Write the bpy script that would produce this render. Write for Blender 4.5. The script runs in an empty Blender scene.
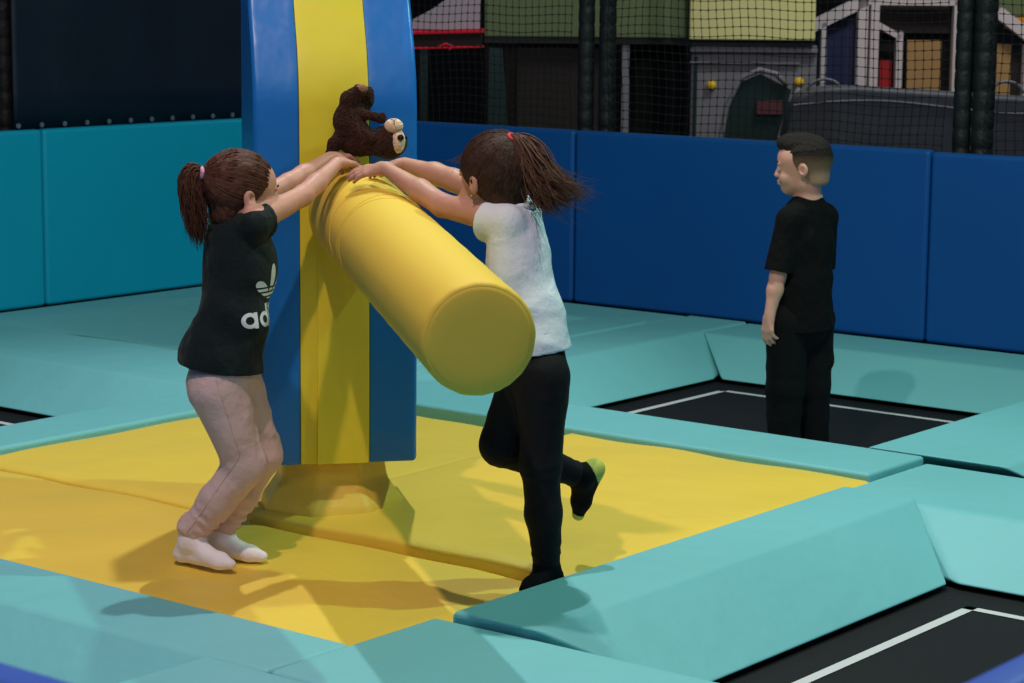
import bpy, bmesh, math, random
import numpy as np
from mathutils import Vector, Matrix
from mathutils.bvhtree import BVHTree
random.seed(7); rng = np.random.default_rng(7)
SC = bpy.context.scene
COL = SC.collection
PI = math.pi

# ---------------------------------------------------------------- helpers
def lin(r, g, b):
    f = lambda c: (c/255/12.92) if c/255 <= 0.04045 else ((c/255+0.055)/1.055)**2.4
    return (f(r), f(g), f(b), 1.0)

def tag(o, label=None, cat=None, group=None, kind=None):
    if label: o['label'] = label
    if cat: o['category'] = cat
    if group: o['group'] = group
    if kind: o['kind'] = kind
    return o

def empty(name, loc=(0, 0, 0), rz=0.0):
    o = bpy.data.objects.new(name, None); COL.objects.link(o)
    o.location = loc; o.rotation_euler = (0, 0, rz); o.empty_display_size = 0.1
    return o

def link(name, me, mat=None, parent=None, smooth=False):
    if mat: me.materials.append(mat)
    if smooth:
        me.polygons.foreach_set('use_smooth', [True]*len(me.polygons))
    o = bpy.data.objects.new(name, me); COL.objects.link(o)
    if parent: o.parent = parent
    return o

def obj(name, bm, mat=None, parent=None, smooth=False):
    bmesh.ops.recalc_face_normals(bm, faces=bm.faces[:])
    me = bpy.data.meshes.new(name); bm.to_mesh(me); bm.free()
    return link(name, me, mat, parent, smooth)

def bevel(o, w=0.01, seg=3, ang=25):
    m = o.modifiers.new('bevel', 'BEVEL'); m.width = w; m.segments = seg
    m.limit_method = 'ANGLE'; m.angle_limit = math.radians(ang)
    o.data.polygons.foreach_set('use_smooth', [True]*len(o.data.polygons))
    n = o.modifiers.new('wn', 'WEIGHTED_NORMAL'); n.keep_sharp = False
    return o

def add_box(bm, a, b, M=None):
    vs = [bm.verts.new((x, y, z)) for x in (a[0], b[0]) for y in (a[1], b[1]) for z in (a[2], b[2])]
    if M is not None:
        for v in vs: v.co = M @ v.co
    for f in ((0,1,3,2),(4,6,7,5),(0,4,5,1),(2,3,7,6),(0,2,6,4),(1,5,7,3)):
        bm.faces.new([vs[i] for i in f])
    return vs

def box(name, a, b, mat, parent=None, bv=0.0):
    bm = bmesh.new(); add_box(bm, a, b)
    o = obj(name, bm, mat, parent)
    if bv: bevel(o, bv)
    return o

def add_bar(bm, p, q, w, h=None, up=(0, 0, 1)):
    """rectangular bar from p to q"""
    p, q = Vector(p), Vector(q); h = h or w
    d = (q-p).normalized(); u = Vector(up)
    if abs(d.dot(u)) > .98: u = Vector((1, 0, 0))
    s = d.cross(u).normalized(); t = s.cross(d).normalized()
    vs = []
    for e in (p, q):
        for i, j in ((-1,-1),(1,-1),(1,1),(-1,1)):
            vs.append(bm.verts.new(e+s*(i*w/2)+t*(j*h/2)))
    for f in ((3,2,1,0),(4,5,6,7),(0,1,5,4),(1,2,6,5),(2,3,7,6),(3,0,4,7)):
        bm.faces.new([vs[i] for i in f])

def add_tube(bm, pts, rad, n=8, cap=True):
    pts = [Vector(p) for p in pts]
    if not hasattr(rad, '__len__'): rad = [rad]*len(pts)
    rings = []; s = None
    for i, p in enumerate(pts):
        d = (pts[min(i+1, len(pts)-1)]-pts[max(i-1, 0)])
        if d.length < 1e-9: d = Vector((0, 0, 1))
        d.normalize()
        if s is None:
            u = Vector((0, 0, 1)) if abs(d.z) < .9 else Vector((1, 0, 0))
            s = d.cross(u).normalized()
        else:
            s = (s-d*s.dot(d)).normalized()
        t = d.cross(s)
        rings.append([bm.verts.new(p+(s*math.cos(2*PI*k/n)+t*math.sin(2*PI*k/n))*rad[i]) for k in range(n)])
    for a, b in zip(rings, rings[1:]):
        for k in range(n):
            bm.faces.new((a[k], a[(k+1) % n], b[(k+1) % n], b[k]))
    if cap:
        bm.faces.new(rings[0][::-1]); bm.faces.new(rings[-1])

def add_lathe(bm, prof, n=24, M=None):
    """prof = [(r,z)...] around z"""
    rings = []
    for r, z in prof:
        rings.append([bm.verts.new((r*math.cos(2*PI*k/n), r*math.sin(2*PI*k/n), z)) for k in range(n)])
    if M is not None:
        for R in rings:
            for v in R: v.co = M @ v.co
    for a, b in zip(rings, rings[1:]):
        for k in range(n): bm.faces.new((a[k], a[(k+1) % n], b[(k+1) % n], b[k]))
    bm.faces.new(rings[0][::-1]); bm.faces.new(rings[-1])

def add_poly_prism(bm, ring0, ring1):
    a = [bm.verts.new(p) for p in ring0]; b = [bm.verts.new(p) for p in ring1]
    bm.faces.new(a[::-1]); bm.faces.new(b)
    n = len(a)
    for i in range(n): bm.faces.new((a[i], a[(i+1) % n], b[(i+1) % n], b[i]))

# ---------------------------------------------------------------- materials
def material(name, col, rough=0.5, spec=0.5, bump=None, var=None, metal=0.0, sheen=0.0, emit=None, stretch=None):
    """bump = (scale, strength[, detail]); var = (scale, amount) : slow colour variation of the stuff itself"""
    m = bpy.data.materials.new(name); m.use_nodes = True
    nt = m.node_tree; N = nt.nodes; L = nt.links
    b = N['Principled BSDF']
    b.inputs['Base Color'].default_value = col
    b.inputs['Roughness'].default_value = rough
    b.inputs['Specular IOR Level'].default_value = spec
    b.inputs['Metallic'].default_value = metal
    b.inputs['Sheen Weight'].default_value = sheen
    tc = N.new('ShaderNodeTexCoord'); src = tc.outputs['Object']
    if stretch:
        mp = N.new('ShaderNodeMapping'); mp.inputs['Scale'].default_value = stretch
        L.new(src, mp.inputs['Vector']); src = mp.outputs['Vector']
    if var:
        n = N.new('ShaderNodeTexNoise'); n.inputs['Scale'].default_value = var[0]; n.inputs['Detail'].default_value = 4
        L.new(src, n.inputs['Vector'])
        r = N.new('ShaderNodeValToRGB')
        a = var[1]
        r.color_ramp.elements[0].position = .3; r.color_ramp.elements[1].position = .7
        r.color_ramp.elements[0].color = tuple(c*(1-a) for c in col[:3])+(1,)
        r.color_ramp.elements[1].color = tuple(min(1, c*(1+a)) for c in col[:3])+(1,)
        L.new(n.outputs['Fac'], r.inputs['Fac']); L.new(r.outputs['Color'], b.inputs['Base Color'])
    if bump:
        hs = None
        for (sc, st, det) in bump:
            n = N.new('ShaderNodeTexNoise'); n.inputs['Scale'].default_value = sc; n.inputs['Detail'].default_value = det
            L.new(src, n.inputs['Vector'])
            bp = N.new('ShaderNodeBump'); bp.inputs['Strength'].default_value = st; bp.inputs['Distance'].default_value = 0.02
            L.new(n.outputs['Fac'], bp.inputs['Height'])
            if hs: L.new(hs, bp.inputs['Normal'])
            hs = bp.outputs['Normal']
        L.new(hs, b.inputs['Normal'])
    if emit:
        b.inputs['Emission Color'].default_value = emit[0]; b.inputs['Emission Strength'].default_value = emit[1]
    return m

VB = [(2.2, .5, 2), (9, .22, 3)]       # soft dents of foam under vinyl
M = {}
M['teal'] = material('teal_vinyl', lin(116, 188, 192), .5, .35, VB, (.8, .06))
M['yellow'] = material('yellow_vinyl', lin(236, 200, 74), .45, .4, [(1.8, .9, 2), (7, .3, 3)], (.8, .05))
M['yellow_arm'] = material('yellow_padding_vinyl', lin(228, 194, 72), .62, .25, [(3, .25, 2)], (1, .04))
M['stripe'] = material('yellow_banner_vinyl', lin(226, 205, 50), .4, .4, [(5, .35, 2)])
M['blue'] = material('sky_blue_vinyl', lin(18, 108, 190), .34, .5, [(5, .4, 3)])
M['wallblue'] = material('royal_blue_vinyl', lin(7, 79, 152), .5, .35, [(3, .35, 3)], (1, .05))
M['wallteal'] = material('cyan_vinyl', lin(0, 164, 200), .5, .35, [(3, .25, 3)], (1, .05))
M['wallblue_lit'] = material('lit_royal_blue_vinyl', lin(70, 108, 215), .5, .35, VB)  # royal blue pads near the viewer, light on them put into the colour
M['bed'] = material('black_jumping_fabric', lin(17, 17, 20), .75, .25, [(400, .2, 1)])
M['tape'] = material('white_stripe_tape', lin(205, 205, 205), .6)
M['frame'] = material('black_steel', lin(10, 10, 12), .5)
M['foam'] = material('black_foam_sleeve', lin(20, 23, 26), .6, .4, [(30, .4, 2)])
M['net'] = material('black_netting_cord', lin(12, 16, 14), .8)
M['tarp'] = material('navy_tarpaulin', lin(13, 24, 42), .5, .4, [(4, .5, 3)], (2, .2))
M['steel'] = material('bare_metal', lin(190, 190, 185), .35, metal=.9)
M['floor'] = material('dark_floor', lin(24, 24, 27), .8)
M['dark'] = material('dark_wall_paint', lin(14, 14, 17), .9)
M['cream'] = material('cream_plastic', lin(225, 225, 150), .5, var=(1.5, .06))
M['green'] = material('green_and_green_lit_plastic', lin(98, 116, 74), .5, var=(1.5, .06))  # real green panel, and cream roof with green light in its colour
M['grey'] = material('grey_plastic', lin(120, 122, 128), .6, var=(2, .1))
M['dgrey'] = material('dark_grey_vinyl', lin(70, 76, 84), .55, bump=[(4, .5, 3)], var=(1.2, .2))
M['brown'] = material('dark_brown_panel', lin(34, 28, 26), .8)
M['white'] = material('white_painted_wood', lin(215, 205, 205), .6)
M['navy'] = material('navy_panel', lin(28, 34, 80), .6)
M['tan'] = material('tan_panel', lin(176, 140, 88), .7)
M['red'] = material('red_vinyl', lin(170, 26, 34), .5)
M['orange'] = material('orange_panel', lin(220, 140, 20), .5)
M['glass'] = material('dim_green_acrylic', lin(42, 60, 58), .2)
M['knob'] = material('yellow_plastic', lin(235, 200, 40), .4)
M['dullred'] = material('dull_red_cloth', lin(96, 50, 56), .8)
M['redglow'] = material('red_neon_tube', lin(120, 5, 15), .5, emit=((1, .02, .06, 1), .22))
M['lilac'] = material('white_roof_fabric', lin(190, 180, 190), .7)

# ---------------------------------------------------------------- setting
YAW = 0.669942; PITCH = 0.153519; ROLL = 0.0087289
HX = [(1.72, 3.73), (4.32, 6.33), (6.92, 8.93)]     # trampoline openings
HY = [(1.35, 3.37), (3.89, 5.93), (6.57, 8.58)]
XW, YW = 9.34, 8.90          # inner faces of the two far padded walls
XN, YN = 1.51, 1.065          # inner faces of the two near padded walls
BED = -0.165; SL = 0.29; WT = 0.89

o = box('floor', (-3, -3, -.7), (24, 24, -.6), M['floor']); tag(o, kind='structure')
o = box('wall_back', (-3, 23.0, -.6), (24, 23.2, 6.5), M['dark']); tag(o, kind='structure')
o = box('wall_right', (23.0, -3, -.6), (23.2, 23, 6.5), M['dark']); tag(o, kind='structure')

# platform under the pads (between the openings)
bm = bmesh.new()
def plat(x0, x1, y0, y1, z1=-.20): add_box(bm, (x0, y0, -.6), (x1, y1, z1))
xs = [XN-.02, 1.72, 3.73, 4.32, 6.33, 6.92, 8.93, XW+.02]; ys = [YN-.02, 1.35, 3.37, 3.89, 5.93, 6.57, 8.58, YW+.02]
for i in range(0, 8, 2): plat(xs[i], xs[i+1], ys[0], ys[-1])
for i in range(1, 7, 2):
    for j in range(0, 8, 2): plat(xs[i], xs[i+1], ys[j], ys[j+1])
plat(4.32, 6.33, 3.89, 5.93)
o = obj('trim_1', bm, M['frame']); tag(o, kind='structure')

def pad(name, x0, x1, y0, y1, label, z=0.0, slopes=(), mat='teal', group=None, thick=0.19, bv=0.016, SL=SL):
    """flat pad with sloping skirts. slopes: (side, a, b) side in -x +x -y +y ; a..b the ridge along that side"""
    T = []; B = []
    zb = -thick
    def side(pts_dir, side, a0, a1):
        pass
    sl = {s[0]: s[1:] for s in slopes}
    def along(side, p, q):
        # p->q are the two corner points of that side; insert ridge ends
        out = []
        if side in sl:
            a, b = sl[side]
            ax = 0 if side[1] == 'y' else 1
            lo, hi = min(a, b), max(a, b)
            seq = (lo, hi) if q[ax] > p[ax] else (hi, lo)
            for v in seq:
                tp = list(p); tp[ax] = v
                bt = list(tp)
                bt[ax] += SL if v == lo else -SL
                bt[1-ax] += SL*.95*(1 if side[0] == '+' else -1)
                out.append((tuple(tp), tuple(bt)))
        return out
    c = [(x0, y0), (x1, y0), (x1, y1), (x0, y1)]
    sides = ['-y', '+x', '+y', '-x']
    for i in range(4):
        p, q = c[i], c[(i+1) % 4]
        T.append((p, p))
        T += along(sides[i], p, q)
    # merge ridge ends that coincide with corners: keep the displaced one
    out = []
    for tp, bt in T:
        if out and abs(out[-1][0][0]-tp[0]) < 1e-6 and abs(out[-1][0][1]-tp[1]) < 1e-6:
            if bt != tp: out[-1] = (tp, bt)
            continue
        out.append((tp, bt))
    if abs(out[0][0][0]-out[-1][0][0]) < 1e-6 and abs(out[0][0][1]-out[-1][0][1]) < 1e-6:
        if out[-1][1] != out[-1][0]: out[0] = out[-1]
        out.pop()
    bmm = bmesh.new()
    add_poly_prism(bmm, [(b[0], b[1], (zb if b == t else BED+.005)) for t, b in out], [(t[0], t[1], z) for t, b in out])
    ob = obj(name, bmm, M[mat])
    bevel(ob, bv, 4, 12)
    tag(ob, label, 'pad', group)
    return ob

G = 'teal trampoline pads'
g = .004
# around the LR opening
pad('trampoline_pad', 4.345, 6.33-g, 3.37, 3.635, 'teal sloped pad between the yellow mat and the black trampoline at lower right', z=.022, slopes=[('-y', 4.345, 6.33-g)], group=G)
pad('trampoline_pad', 6.33, 6.915, YN+.02, 3.655, 'teal sloped pad beyond the right end of the lower right trampoline', slopes=[('-x', 1.35, 3.37)], group=G)
pad('trampoline_pad', 3.73, 4.345-g, YN+.02, 3.685, 'teal pad in the foreground reaching to the front tip of the yellow mat', slopes=[('+x', 1.35, 3.37), ('-x', 1.35, 3.37)], group=G, z=.0)
# front strip
pad('trampoline_pad', 3.73, 4.03, 3.69, 8.6, 'long teal pad along the lower left edge of the yellow mat', z=-.004, slopes=[('-x', 3.89, 5.93)], group=G)
# left strip of the yellow mat
pad('trampoline_pad', 4.035, 6.33-g, 6.255, 6.57, 'narrow teal pad along the far left edge of the yellow mat', z=.0, slopes=[('+y', 4.32, 6.33-g)], group=G)
# back strip of the yellow mat
pad('trampoline_pad', 6.535, 6.92, 3.66, 5.95, 'narrow teal pad between the yellow mat and the trampoline under the boy', z=.022, slopes=[('+x', 3.89, 5.93)], group=G)
pad('trampoline_pad', 6.33, 6.92, 5.955, 8.58, 'teal pad running left from the striped column to the cyan wall', z=.0, slopes=[('-x', 6.57, 8.58), ('+x', 6.57, 8.58)], group=G)
# boy opening
pad('trampoline_pad', 6.93, XW, 3.375, 3.89, 'teal pad on the right side of the trampoline under the boy', z=.022, slopes=[('+y', 6.93, 8.93), ('-y', 6.93, 8.93)], group=G)
pad('trampoline_pad', 6.925, XW, 5.93, 6.27, 'teal sloped pad behind the girl in white, beside the far trampoline', z=.006, slopes=[('-y', 6.925, 8.93)], group=G)
pad('trampoline_pad', 6.925, XW-.35, 6.275, 6.57, 'teal pad at the foot of the royal blue wall just right of the striped column', z=.012, slopes=[('+y', 6.925, 8.93)], group=G)
pad('trampoline_pad', 8.93, XW, 3.9, 5.925, 'teal sloped pad at the foot of the blue wall behind the boy', z=.0, slopes=[('-x', 3.9, 5.925)], group=G)
pad('trampoline_pad', 8.96, XW, 6.28, 8.9, 'teal pad in the far corner behind the striped column', z=.0, slopes=[('-x', 6.57, 8.58)], group=G)
pad('trampoline_pad', 8.93, XW, YN+.02, 3.37, 'teal pad at the foot of the blue wall at the far right edge', z=.0, group=G)
pad('trampoline_pad', 6.33, 8.955, 8.585, YW, 'bright teal sloped pad at the foot of the cyan wall behind the ponytailed girl', z=.0, slopes=[('-y', 6.92, 8.93)], group=G, SL=.8)
pad('trampoline_pad', XN+.02, 6.325, 8.605, YW, 'teal pad at the foot of the cyan wall at the far left edge', z=.0, slopes=[('-y', 4.32, 6.325)], group=G)
pad('trampoline_pad', XN+.02, 3.725, 3.375, 3.885, 'teal pad at the bottom edge of the picture beside the near trampoline', z=.0, slopes=[('+y', 1.72, 3.725), ('-y', 1.72, 3.725)], group=G)

# trampolines
def trampoline(ix, iy, label, sag=None):
    xa, xb = HX[ix]; ya, yb = HY[iy]
    x0, x1, y0, y1 = xa+SL-.04, xb-SL+.04, ya+SL-.06, yb-SL+.06
    cx, cy = (x0+x1)/2, (y0+y1)/2
    t = empty('trampoline', (cx, cy, -.6))
    hx, hy = (x1-x0)/2, (y1-y0)/2
    n = 48
    def sz(x, y):
        if not sag: return 0
        r2 = (x-(sag[0]-cx))**2+(y-(sag[1]-cy))**2
        e = min(1, (hx-abs(x))/.25)*min(1, (hy-abs(y))/.25)
        return -sag[2]*math.exp(-r2/.12)*max(0, e)
    b = bmesh.new(); vs = []
    zz = BED+.6-.012
    for i in range(n+1):
        for j in range(n+1):
            x = -hx+2*hx*i/n; y = -hy+2*hy*j/n
            vs.append(b.verts.new((x, y, zz+sz(x, y))))
    for i in range(n):
        for j in range(n):
            k = i*(n+1)+j; b.faces.new((vs[k], vs[k+n+1], vs[k+n+2], vs[k+1]))
    o = obj('jumping_bed', b, M['bed'], t, True)
    md = o.modifiers.new('s', 'SOLIDIFY'); md.thickness = .006; md.offset = -1
    b = bmesh.new(); ins = .17; w = .034; m_ = 60
    def strip(p, q, nrm):
        prev = None
        for i in range(m_+1):
            x = p[0]+(q[0]-p[0])*i/m_; y = p[1]+(q[1]-p[1])*i/m_
            a = b.verts.new((x, y, zz+sz(x, y)+.002)); c = b.verts.new((x+nrm[0]*w, y+nrm[1]*w, zz+sz(x+nrm[0]*w, y+nrm[1]*w)+.002))
            if prev: b.faces.new((prev[0], a, c, prev[1]))
            prev = (a, c)
    X, Y = hx-ins, hy-ins
    strip((-X, -Y), (X, -Y), (0, 1)); strip((-X, Y), (X, Y), (0, -1))
    strip((-X, -Y), (-X, Y), (1, 0)); strip((X, -Y), (X, Y), (-1, 0))
    o = obj('tape_line', b, M['tape'], t)
    b = bmesh.new()
    for s in (-1, 1):
        add_box(b, (-hx-.02, s*hy-.02, .0), (hx+.02, s*hy+.02, zz-.03))
        add_box(b, (s*hx-.02, -hy-.02, .0), (s*hx+.02, hy+.02, zz-.03))
    obj('steel_frame', b, M['frame'], t)
    tag(t, label, 'trampoline', 'trampolines set between the pads')
trampoline(1, 0, 'black trampoline with a white tape line at the lower right')
trampoline(2, 1, 'black trampoline with a white tape line that the boy in black stands on', (7.47, 4.49, .085))
trampoline(1, 2, 'black trampoline, only a small dark corner showing at the left edge')
trampoline(2, 2, 'trampoline in front of the cyan wall, sunk behind its teal pads')
trampoline(0, 1, 'nearest trampoline, sunk below the teal pads at the lower left')

# yellow mats
def mat_slab(x0, x1, y0, y1, zt, label, dents=(), bulge=.012, zb=-.195):
    nx, ny = int((x1-x0)/.03), int((y1-y0)/.03)
    b = bmesh.new()
    def top(x, y):
        u = (x-x0)/(x1-x0); v = (y-y0)/(y1-y0)
        ed = min(x-x0, x1-x, y-y0, y1-y)
        z = zt+bulge*math.sin(PI*u)**.5*math.sin(PI*v)**.5 if 0 < u < 1 and 0 < v < 1 else zt
        if ed < .02: z -= (.02-ed)*.5
        for dx, dy, r, a in dents:
            q = ((x-dx)**2+(y-dy)**2)/r**2
            th = math.atan2(y-dy, x-dx)
            z -= a*math.exp(-q)
            z += a*.30*math.cos(5*th+dx*9)*min(1, q*2)*math.exp(-q*.35)
        z += .0025*math.sin(x*9+2*math.sin(y*5))+.002*math.sin(y*13+x*4)
        return z
    vs = [[b.verts.new((x0+(x1-x0)*i/nx, y0+(y1-y0)*j/ny, top(x0+(x1-x0)*i/nx, y0+(y1-y0)*j/ny))) for j in range(ny+1)] for i in range(nx+1)]
    for i in range(nx):
        for j in range(ny): b.faces.new((vs[i][j], vs[i+1][j], vs[i+1][j+1], vs[i][j+1]))
    ring = [vs[i][0] for i in range(nx+1)]+[vs[nx][j] for j in range(1, ny+1)]+[vs[i][ny] for i in range(nx-1, -1, -1)]+[vs[0][j] for j in range(ny-1, 0, -1)]
    low = [b.verts.new((v.co.x, v.co.y, zb)) for v in ring]
    for k in range(len(ring)):
        b.faces.new((ring[k], low[k], low[(k+1) % len(ring)], ring[(k+1) % len(ring)]))
    b.faces.new(low[::-1])
    o = obj('crash_mat', b, M['yellow'], smooth=True)
    bevel(o, .01, 2, 50)
    return tag(o, label, 'mat', 'yellow mats around the striped column')
YF = -.03
mat_slab(4.035, 4.885, 3.69, 6.25, YF, 'front yellow mat that both girls stand on', dents=[(4.33, 4.52, .12, .008), (4.44, 4.53, .1, .006), (4.74, 3.74, .12, .010)])
mat_slab(4.89, 6.53, 3.625, 4.90, .004, 'rear right yellow mat reaching to the narrow teal pad')
mat_slab(4.89, 6.53, 4.905, 6.25, -.022, 'rear left yellow mat behind the girl in black')
# small filler between the front mat and strip A
mat_slab(4.36, 4.885, 3.625, 3.685, YF-.004, 'narrow end of the front yellow mat beside the sloped teal pad', bulge=0)

# padded walls -------------------------------------------------------------
def wall_pad(x0, x1, y0, y1, mat, label, z1=WT, z0=.001, group='padded wall panels'):
    o = box('wall_pad', (x0, y0, z0), (x1, y1, z1), M[mat]); bevel(o, .022, 4)
    return tag(o, label, 'wall pad', group)
PT = .07
e = .003
wall_pad(XW, XW+PT, 7.005+e, 8.97, 'wallblue', 'royal blue wall pad partly behind the striped column')
wall_pad(XW, XW+PT, 4.97+e, 7.0, 'wallblue', 'royal blue wall pad between the girl in white and the boy', z1=WT)
wall_pad(XW-.003, XW+PT, 2.94, 4.97-e, 'wallblue', 'royal blue wall pad at the right edge', z1=WT-.008)
wall_pad(XW, XW+PT, YN, 2.94-e, 'wallblue', 'royal blue wall pad past the right edge')
wall_pad(7.455+e, XW-.01, YW, YW+PT, 'wallteal', 'cyan wall pad behind the girl with the ponytail')
wall_pad(5.42, 7.455-e, YW, YW+PT, 'wallteal', 'cyan wall pad at the left edge')
wall_pad(XN+.01, 5.417, YW, YW+PT, 'wallteal', 'cyan wall pad just past the left edge')
wall_pad(XN, XW, YN-PT, YN, 'wallblue_lit', 'royal blue wall pad in the lower right corner, nearest the viewer', z0=-.2)
wall_pad(XN-PT, XN, YN-PT, YW+PT, 'wallblue_lit', 'royal blue wall pad in the lower left corner, nearest the viewer', z0=-.2)
# posts carrying the walls
bm = bmesh.new()
add_box(bm, (XW+PT, YN-.1, -.6), (XW+PT+.05, YW+PT+.05, WT-.02)); add_box(bm, (1.4, YW+PT, -.6), (XW+PT, YW+PT+.05, WT-.02))
add_box(bm, (XN-PT-.05, YN-PT-.05, -.6), (XN-PT, YW+PT, WT-.03)); add_box(bm, (XN-PT, YN-PT-.05, -.6), (XW+PT, YN-PT, WT-.03))
o = obj('trim_2', bm, M['frame']); tag(o, kind='structure')

# tarpaulin with eyelets on the cyan wall
t = empty('tarpaulin', (8.3, YW+.05, WT))
b = bmesh.new(); nx, nz = 60, 12; vs = []
for i in range(nx+1):
    for j in range(nz+1):
        x = -.98+2.00*i/nx; z = 2.2*j/nz
        vs.append(b.verts.new((x, .006*math.sin(x*5+z)+.003*math.sin(x*13), z+.002)))
for i in range(nx):
    for j in range(nz):
        k = i*(nz+1)+j; b.faces.new((vs[k], vs[k+nz+1], vs[k+nz+2], vs[k+1]))
o = obj('sheet', b, M['tarp'], t, True)
md = o.modifiers.new('s', 'SOLIDIFY'); md.thickness = .004
for k in range(13):
    b = bmesh.new(); x = 7.17+.1475*k-8.3
    add_lathe(b, [(.006, -.003), (.013, -.003), (.013, .003), (.006, .003)], 14, Matrix.Translation((x, -.03, .022)) @ Matrix.Rotation(PI/2, 4, 'X'))
    obj('eyelet', b, M['steel'], t)
tag(t, 'dark navy tarpaulin with metal eyelets above the cyan wall', 'tarpaulin')

# padded poles --------------------------------------------------------------
def pole(x, y, r, label, top=2.7, z0=-.6, step=.088):
    t = empty('padded_pole', (x, y, z0))
    b = bmesh.new(); add_tube(b, [(0, 0, 0), (0, 0, top-z0)], .025, 12); obj('steel_post', b, M['frame'], t)
    prof = []; z = 0.002; 
    while z < top-z0-.05:
        prof += [(r*.90, z), (r*.985, z+step*.10), (r, z+step*.5), (r*.975, z+step*.9)]
        z += step
    prof.append((r*.8, z))
    b = bmesh.new(); add_lathe(b, prof, 20); 
    o = obj('foam_sleeve', b, M['foam'], t, True)
    tag(t, label, 'pole', 'black foam covered net poles')
NX = XW+PT+.10
pole(NX, 7.06, .043, 'left one of the two foam covered poles behind the girl in white')
pole(NX, 6.925, .045, 'right one of the two foam covered poles behind the girl in white')
pole(NX, 4.905, .042, 'left one of the two foam covered poles at the right side')
pole(NX, 4.80, .052, 'right one of the two foam covered poles at the right side, thicker')
pole(7.375, YW+PT+.12, .05, 'foam covered pole beside the navy tarpaulin at the left edge')
pole(NX, YW+PT+.1, .05, 'foam covered corner pole beyond the striped column')

# net -----------------------------------------------------------------------
def net(y0, y1, label, cell=.0435):
    b = bmesh.new(); t = .0018
    z0, z1 = WT-.03, 2.15; nm = 14
    def off(y, z): return .012*math.sin(y*3.1+z*2)+.008*math.sin(z*7+y), .006*math.sin(z*9+y*5), .006*math.sin(y*11+z*3)
    def P(y, z):
        a, c, d = off(y, z); return Vector((NX-.06+a, y+c, z+d))
    ny = int((y1-y0)/cell)+1; nz = int((z1-z0)/cell)+1
    for i in range(ny):
        y = y0+i*cell
        add_tube(b, [P(y, z0+(z1-z0)*k/16) for k in range(17)], t, 3, False)
    for j in range(nz):
        z = z0+j*cell; n = max(4, int((y1-y0)/.1))
        add_tube(b, [P(y0+(y1-y0)*k/n, z) for k in range(n+1)], t, 3, False)
    for i in range(ny):
        for j in range(nz):
            p = P(y0+i*cell, z0+j*cell)
            s = .0036; add_box(b, p-Vector((s, s, s)), p+Vector((s, s, s)))
    o = obj('safety_net', b, M['net'])
    tag(o, label, 'net', 'black safety nets above the blue wall')
net(7.11, 8.9, 'black safety net between the striped column and the middle poles')
net(4.955, 6.87, 'black safety net above the blue wall between the two pairs of poles')
net(3.6, 4.74, 'black safety net at the right edge beyond the thick foam pole')

# spinning column -----------------------------------------------------------
ALPHA = math.radians(50.5)
ct = empty('sweeper_column', (5.0096, 4.6461, 0), ALPHA-PI/2)    # local -y = front, x = right
W2 = .2475; D = .36
def prof(off=0.0):
    # (y,z) outline of the side, from bottom front up and over to the rear
    pts = [(0, .165), (-.004, .5), (-.004, .9), (.0, 1.24), (.012, 1.33), (.05, 1.43), (.11, 1.53), (.16, 1.62), (.19, 1.75), (.19, 2.05),
           (D, 2.05), (D, 1.7), (D+.01, 1.2), (D, .165)]
    return [(y-off, z) for y, z in pts]
def slab(x0, x1, name, mat, pts, parent, bv=.012):
    b = bmesh.new()
    # subdivide widthwise for a slightly pillowy face
    n = 6; rings = []
    for i in range(n+1):
        x = x0+(x1-x0)*i/n
        rings.append([b.verts.new((x, y, z)) for y, z in pts])
    m_ = len(pts)
    for a, c in zip(rings, rings[1:]):
        for k in range(m_): b.faces.new((a[k], a[(k+1) % m_], c[(k+1) % m_], c[k]))
    b.faces.new(rings[0][::-1]); b.faces.new(rings[-1])
    bmesh.ops.recalc_face_normals(b, faces=b.faces[:])
    es = [e for e in b.edges if all(abs(abs(v.co.x)-W2) < 1e-5 for v in e.verts)]
    if es: bmesh.ops.bevel(b, geom=es, offset=.014, segments=4, affect='EDGES', profile=.5)
    o = obj(name, b, M[mat], parent); bevel(o, .0015, 1, 40); return o
xs1, xs2 = -W2+2*W2*.277, -W2+2*W2*.70
slab(-W2, xs1-.001, 'blue_panel', 'blue', prof(), ct)
slab(xs1, xs2, 'yellow_panel', 'stripe', prof(.002), ct, .006)
slab(xs2+.001, W2, 'blue_panel', 'blue', prof(), ct)
b = bmesh.new()
add_poly_prism(b, [(xs1+.052, -.004, .95), (xs1+.052, -.012, .5), (xs1+.050, -.012, .166), (xs2-.004, -.012, .166), (xs2-.002, -.012, .5), (xs2-.002, -.004, .95)],
               [(xs1+.052, -.000, .95), (xs1+.052, -.004, .5), (xs1+.050, -.004, .166), (xs2-.004, -.004, .166), (xs2-.002, -.004, .5), (xs2-.002, -.000, .95)])
obj('hanging_flap', b, M['stripe'], ct)
b = bmesh.new()
add_lathe(b, [(.235, -.02), (.23, .02), (.18, .09), (.17, .162)], 8, Matrix.Translation((0.01, .2, 0)) @ Matrix.Rotation(PI/8, 4, 'Z'))
o = obj('padded_plinth', b, M['yellow'], ct); bevel(o, .015, 3)
tag(ct, 'tall blue and yellow striped padded column standing on the yellow mats', 'sweeper')
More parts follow.
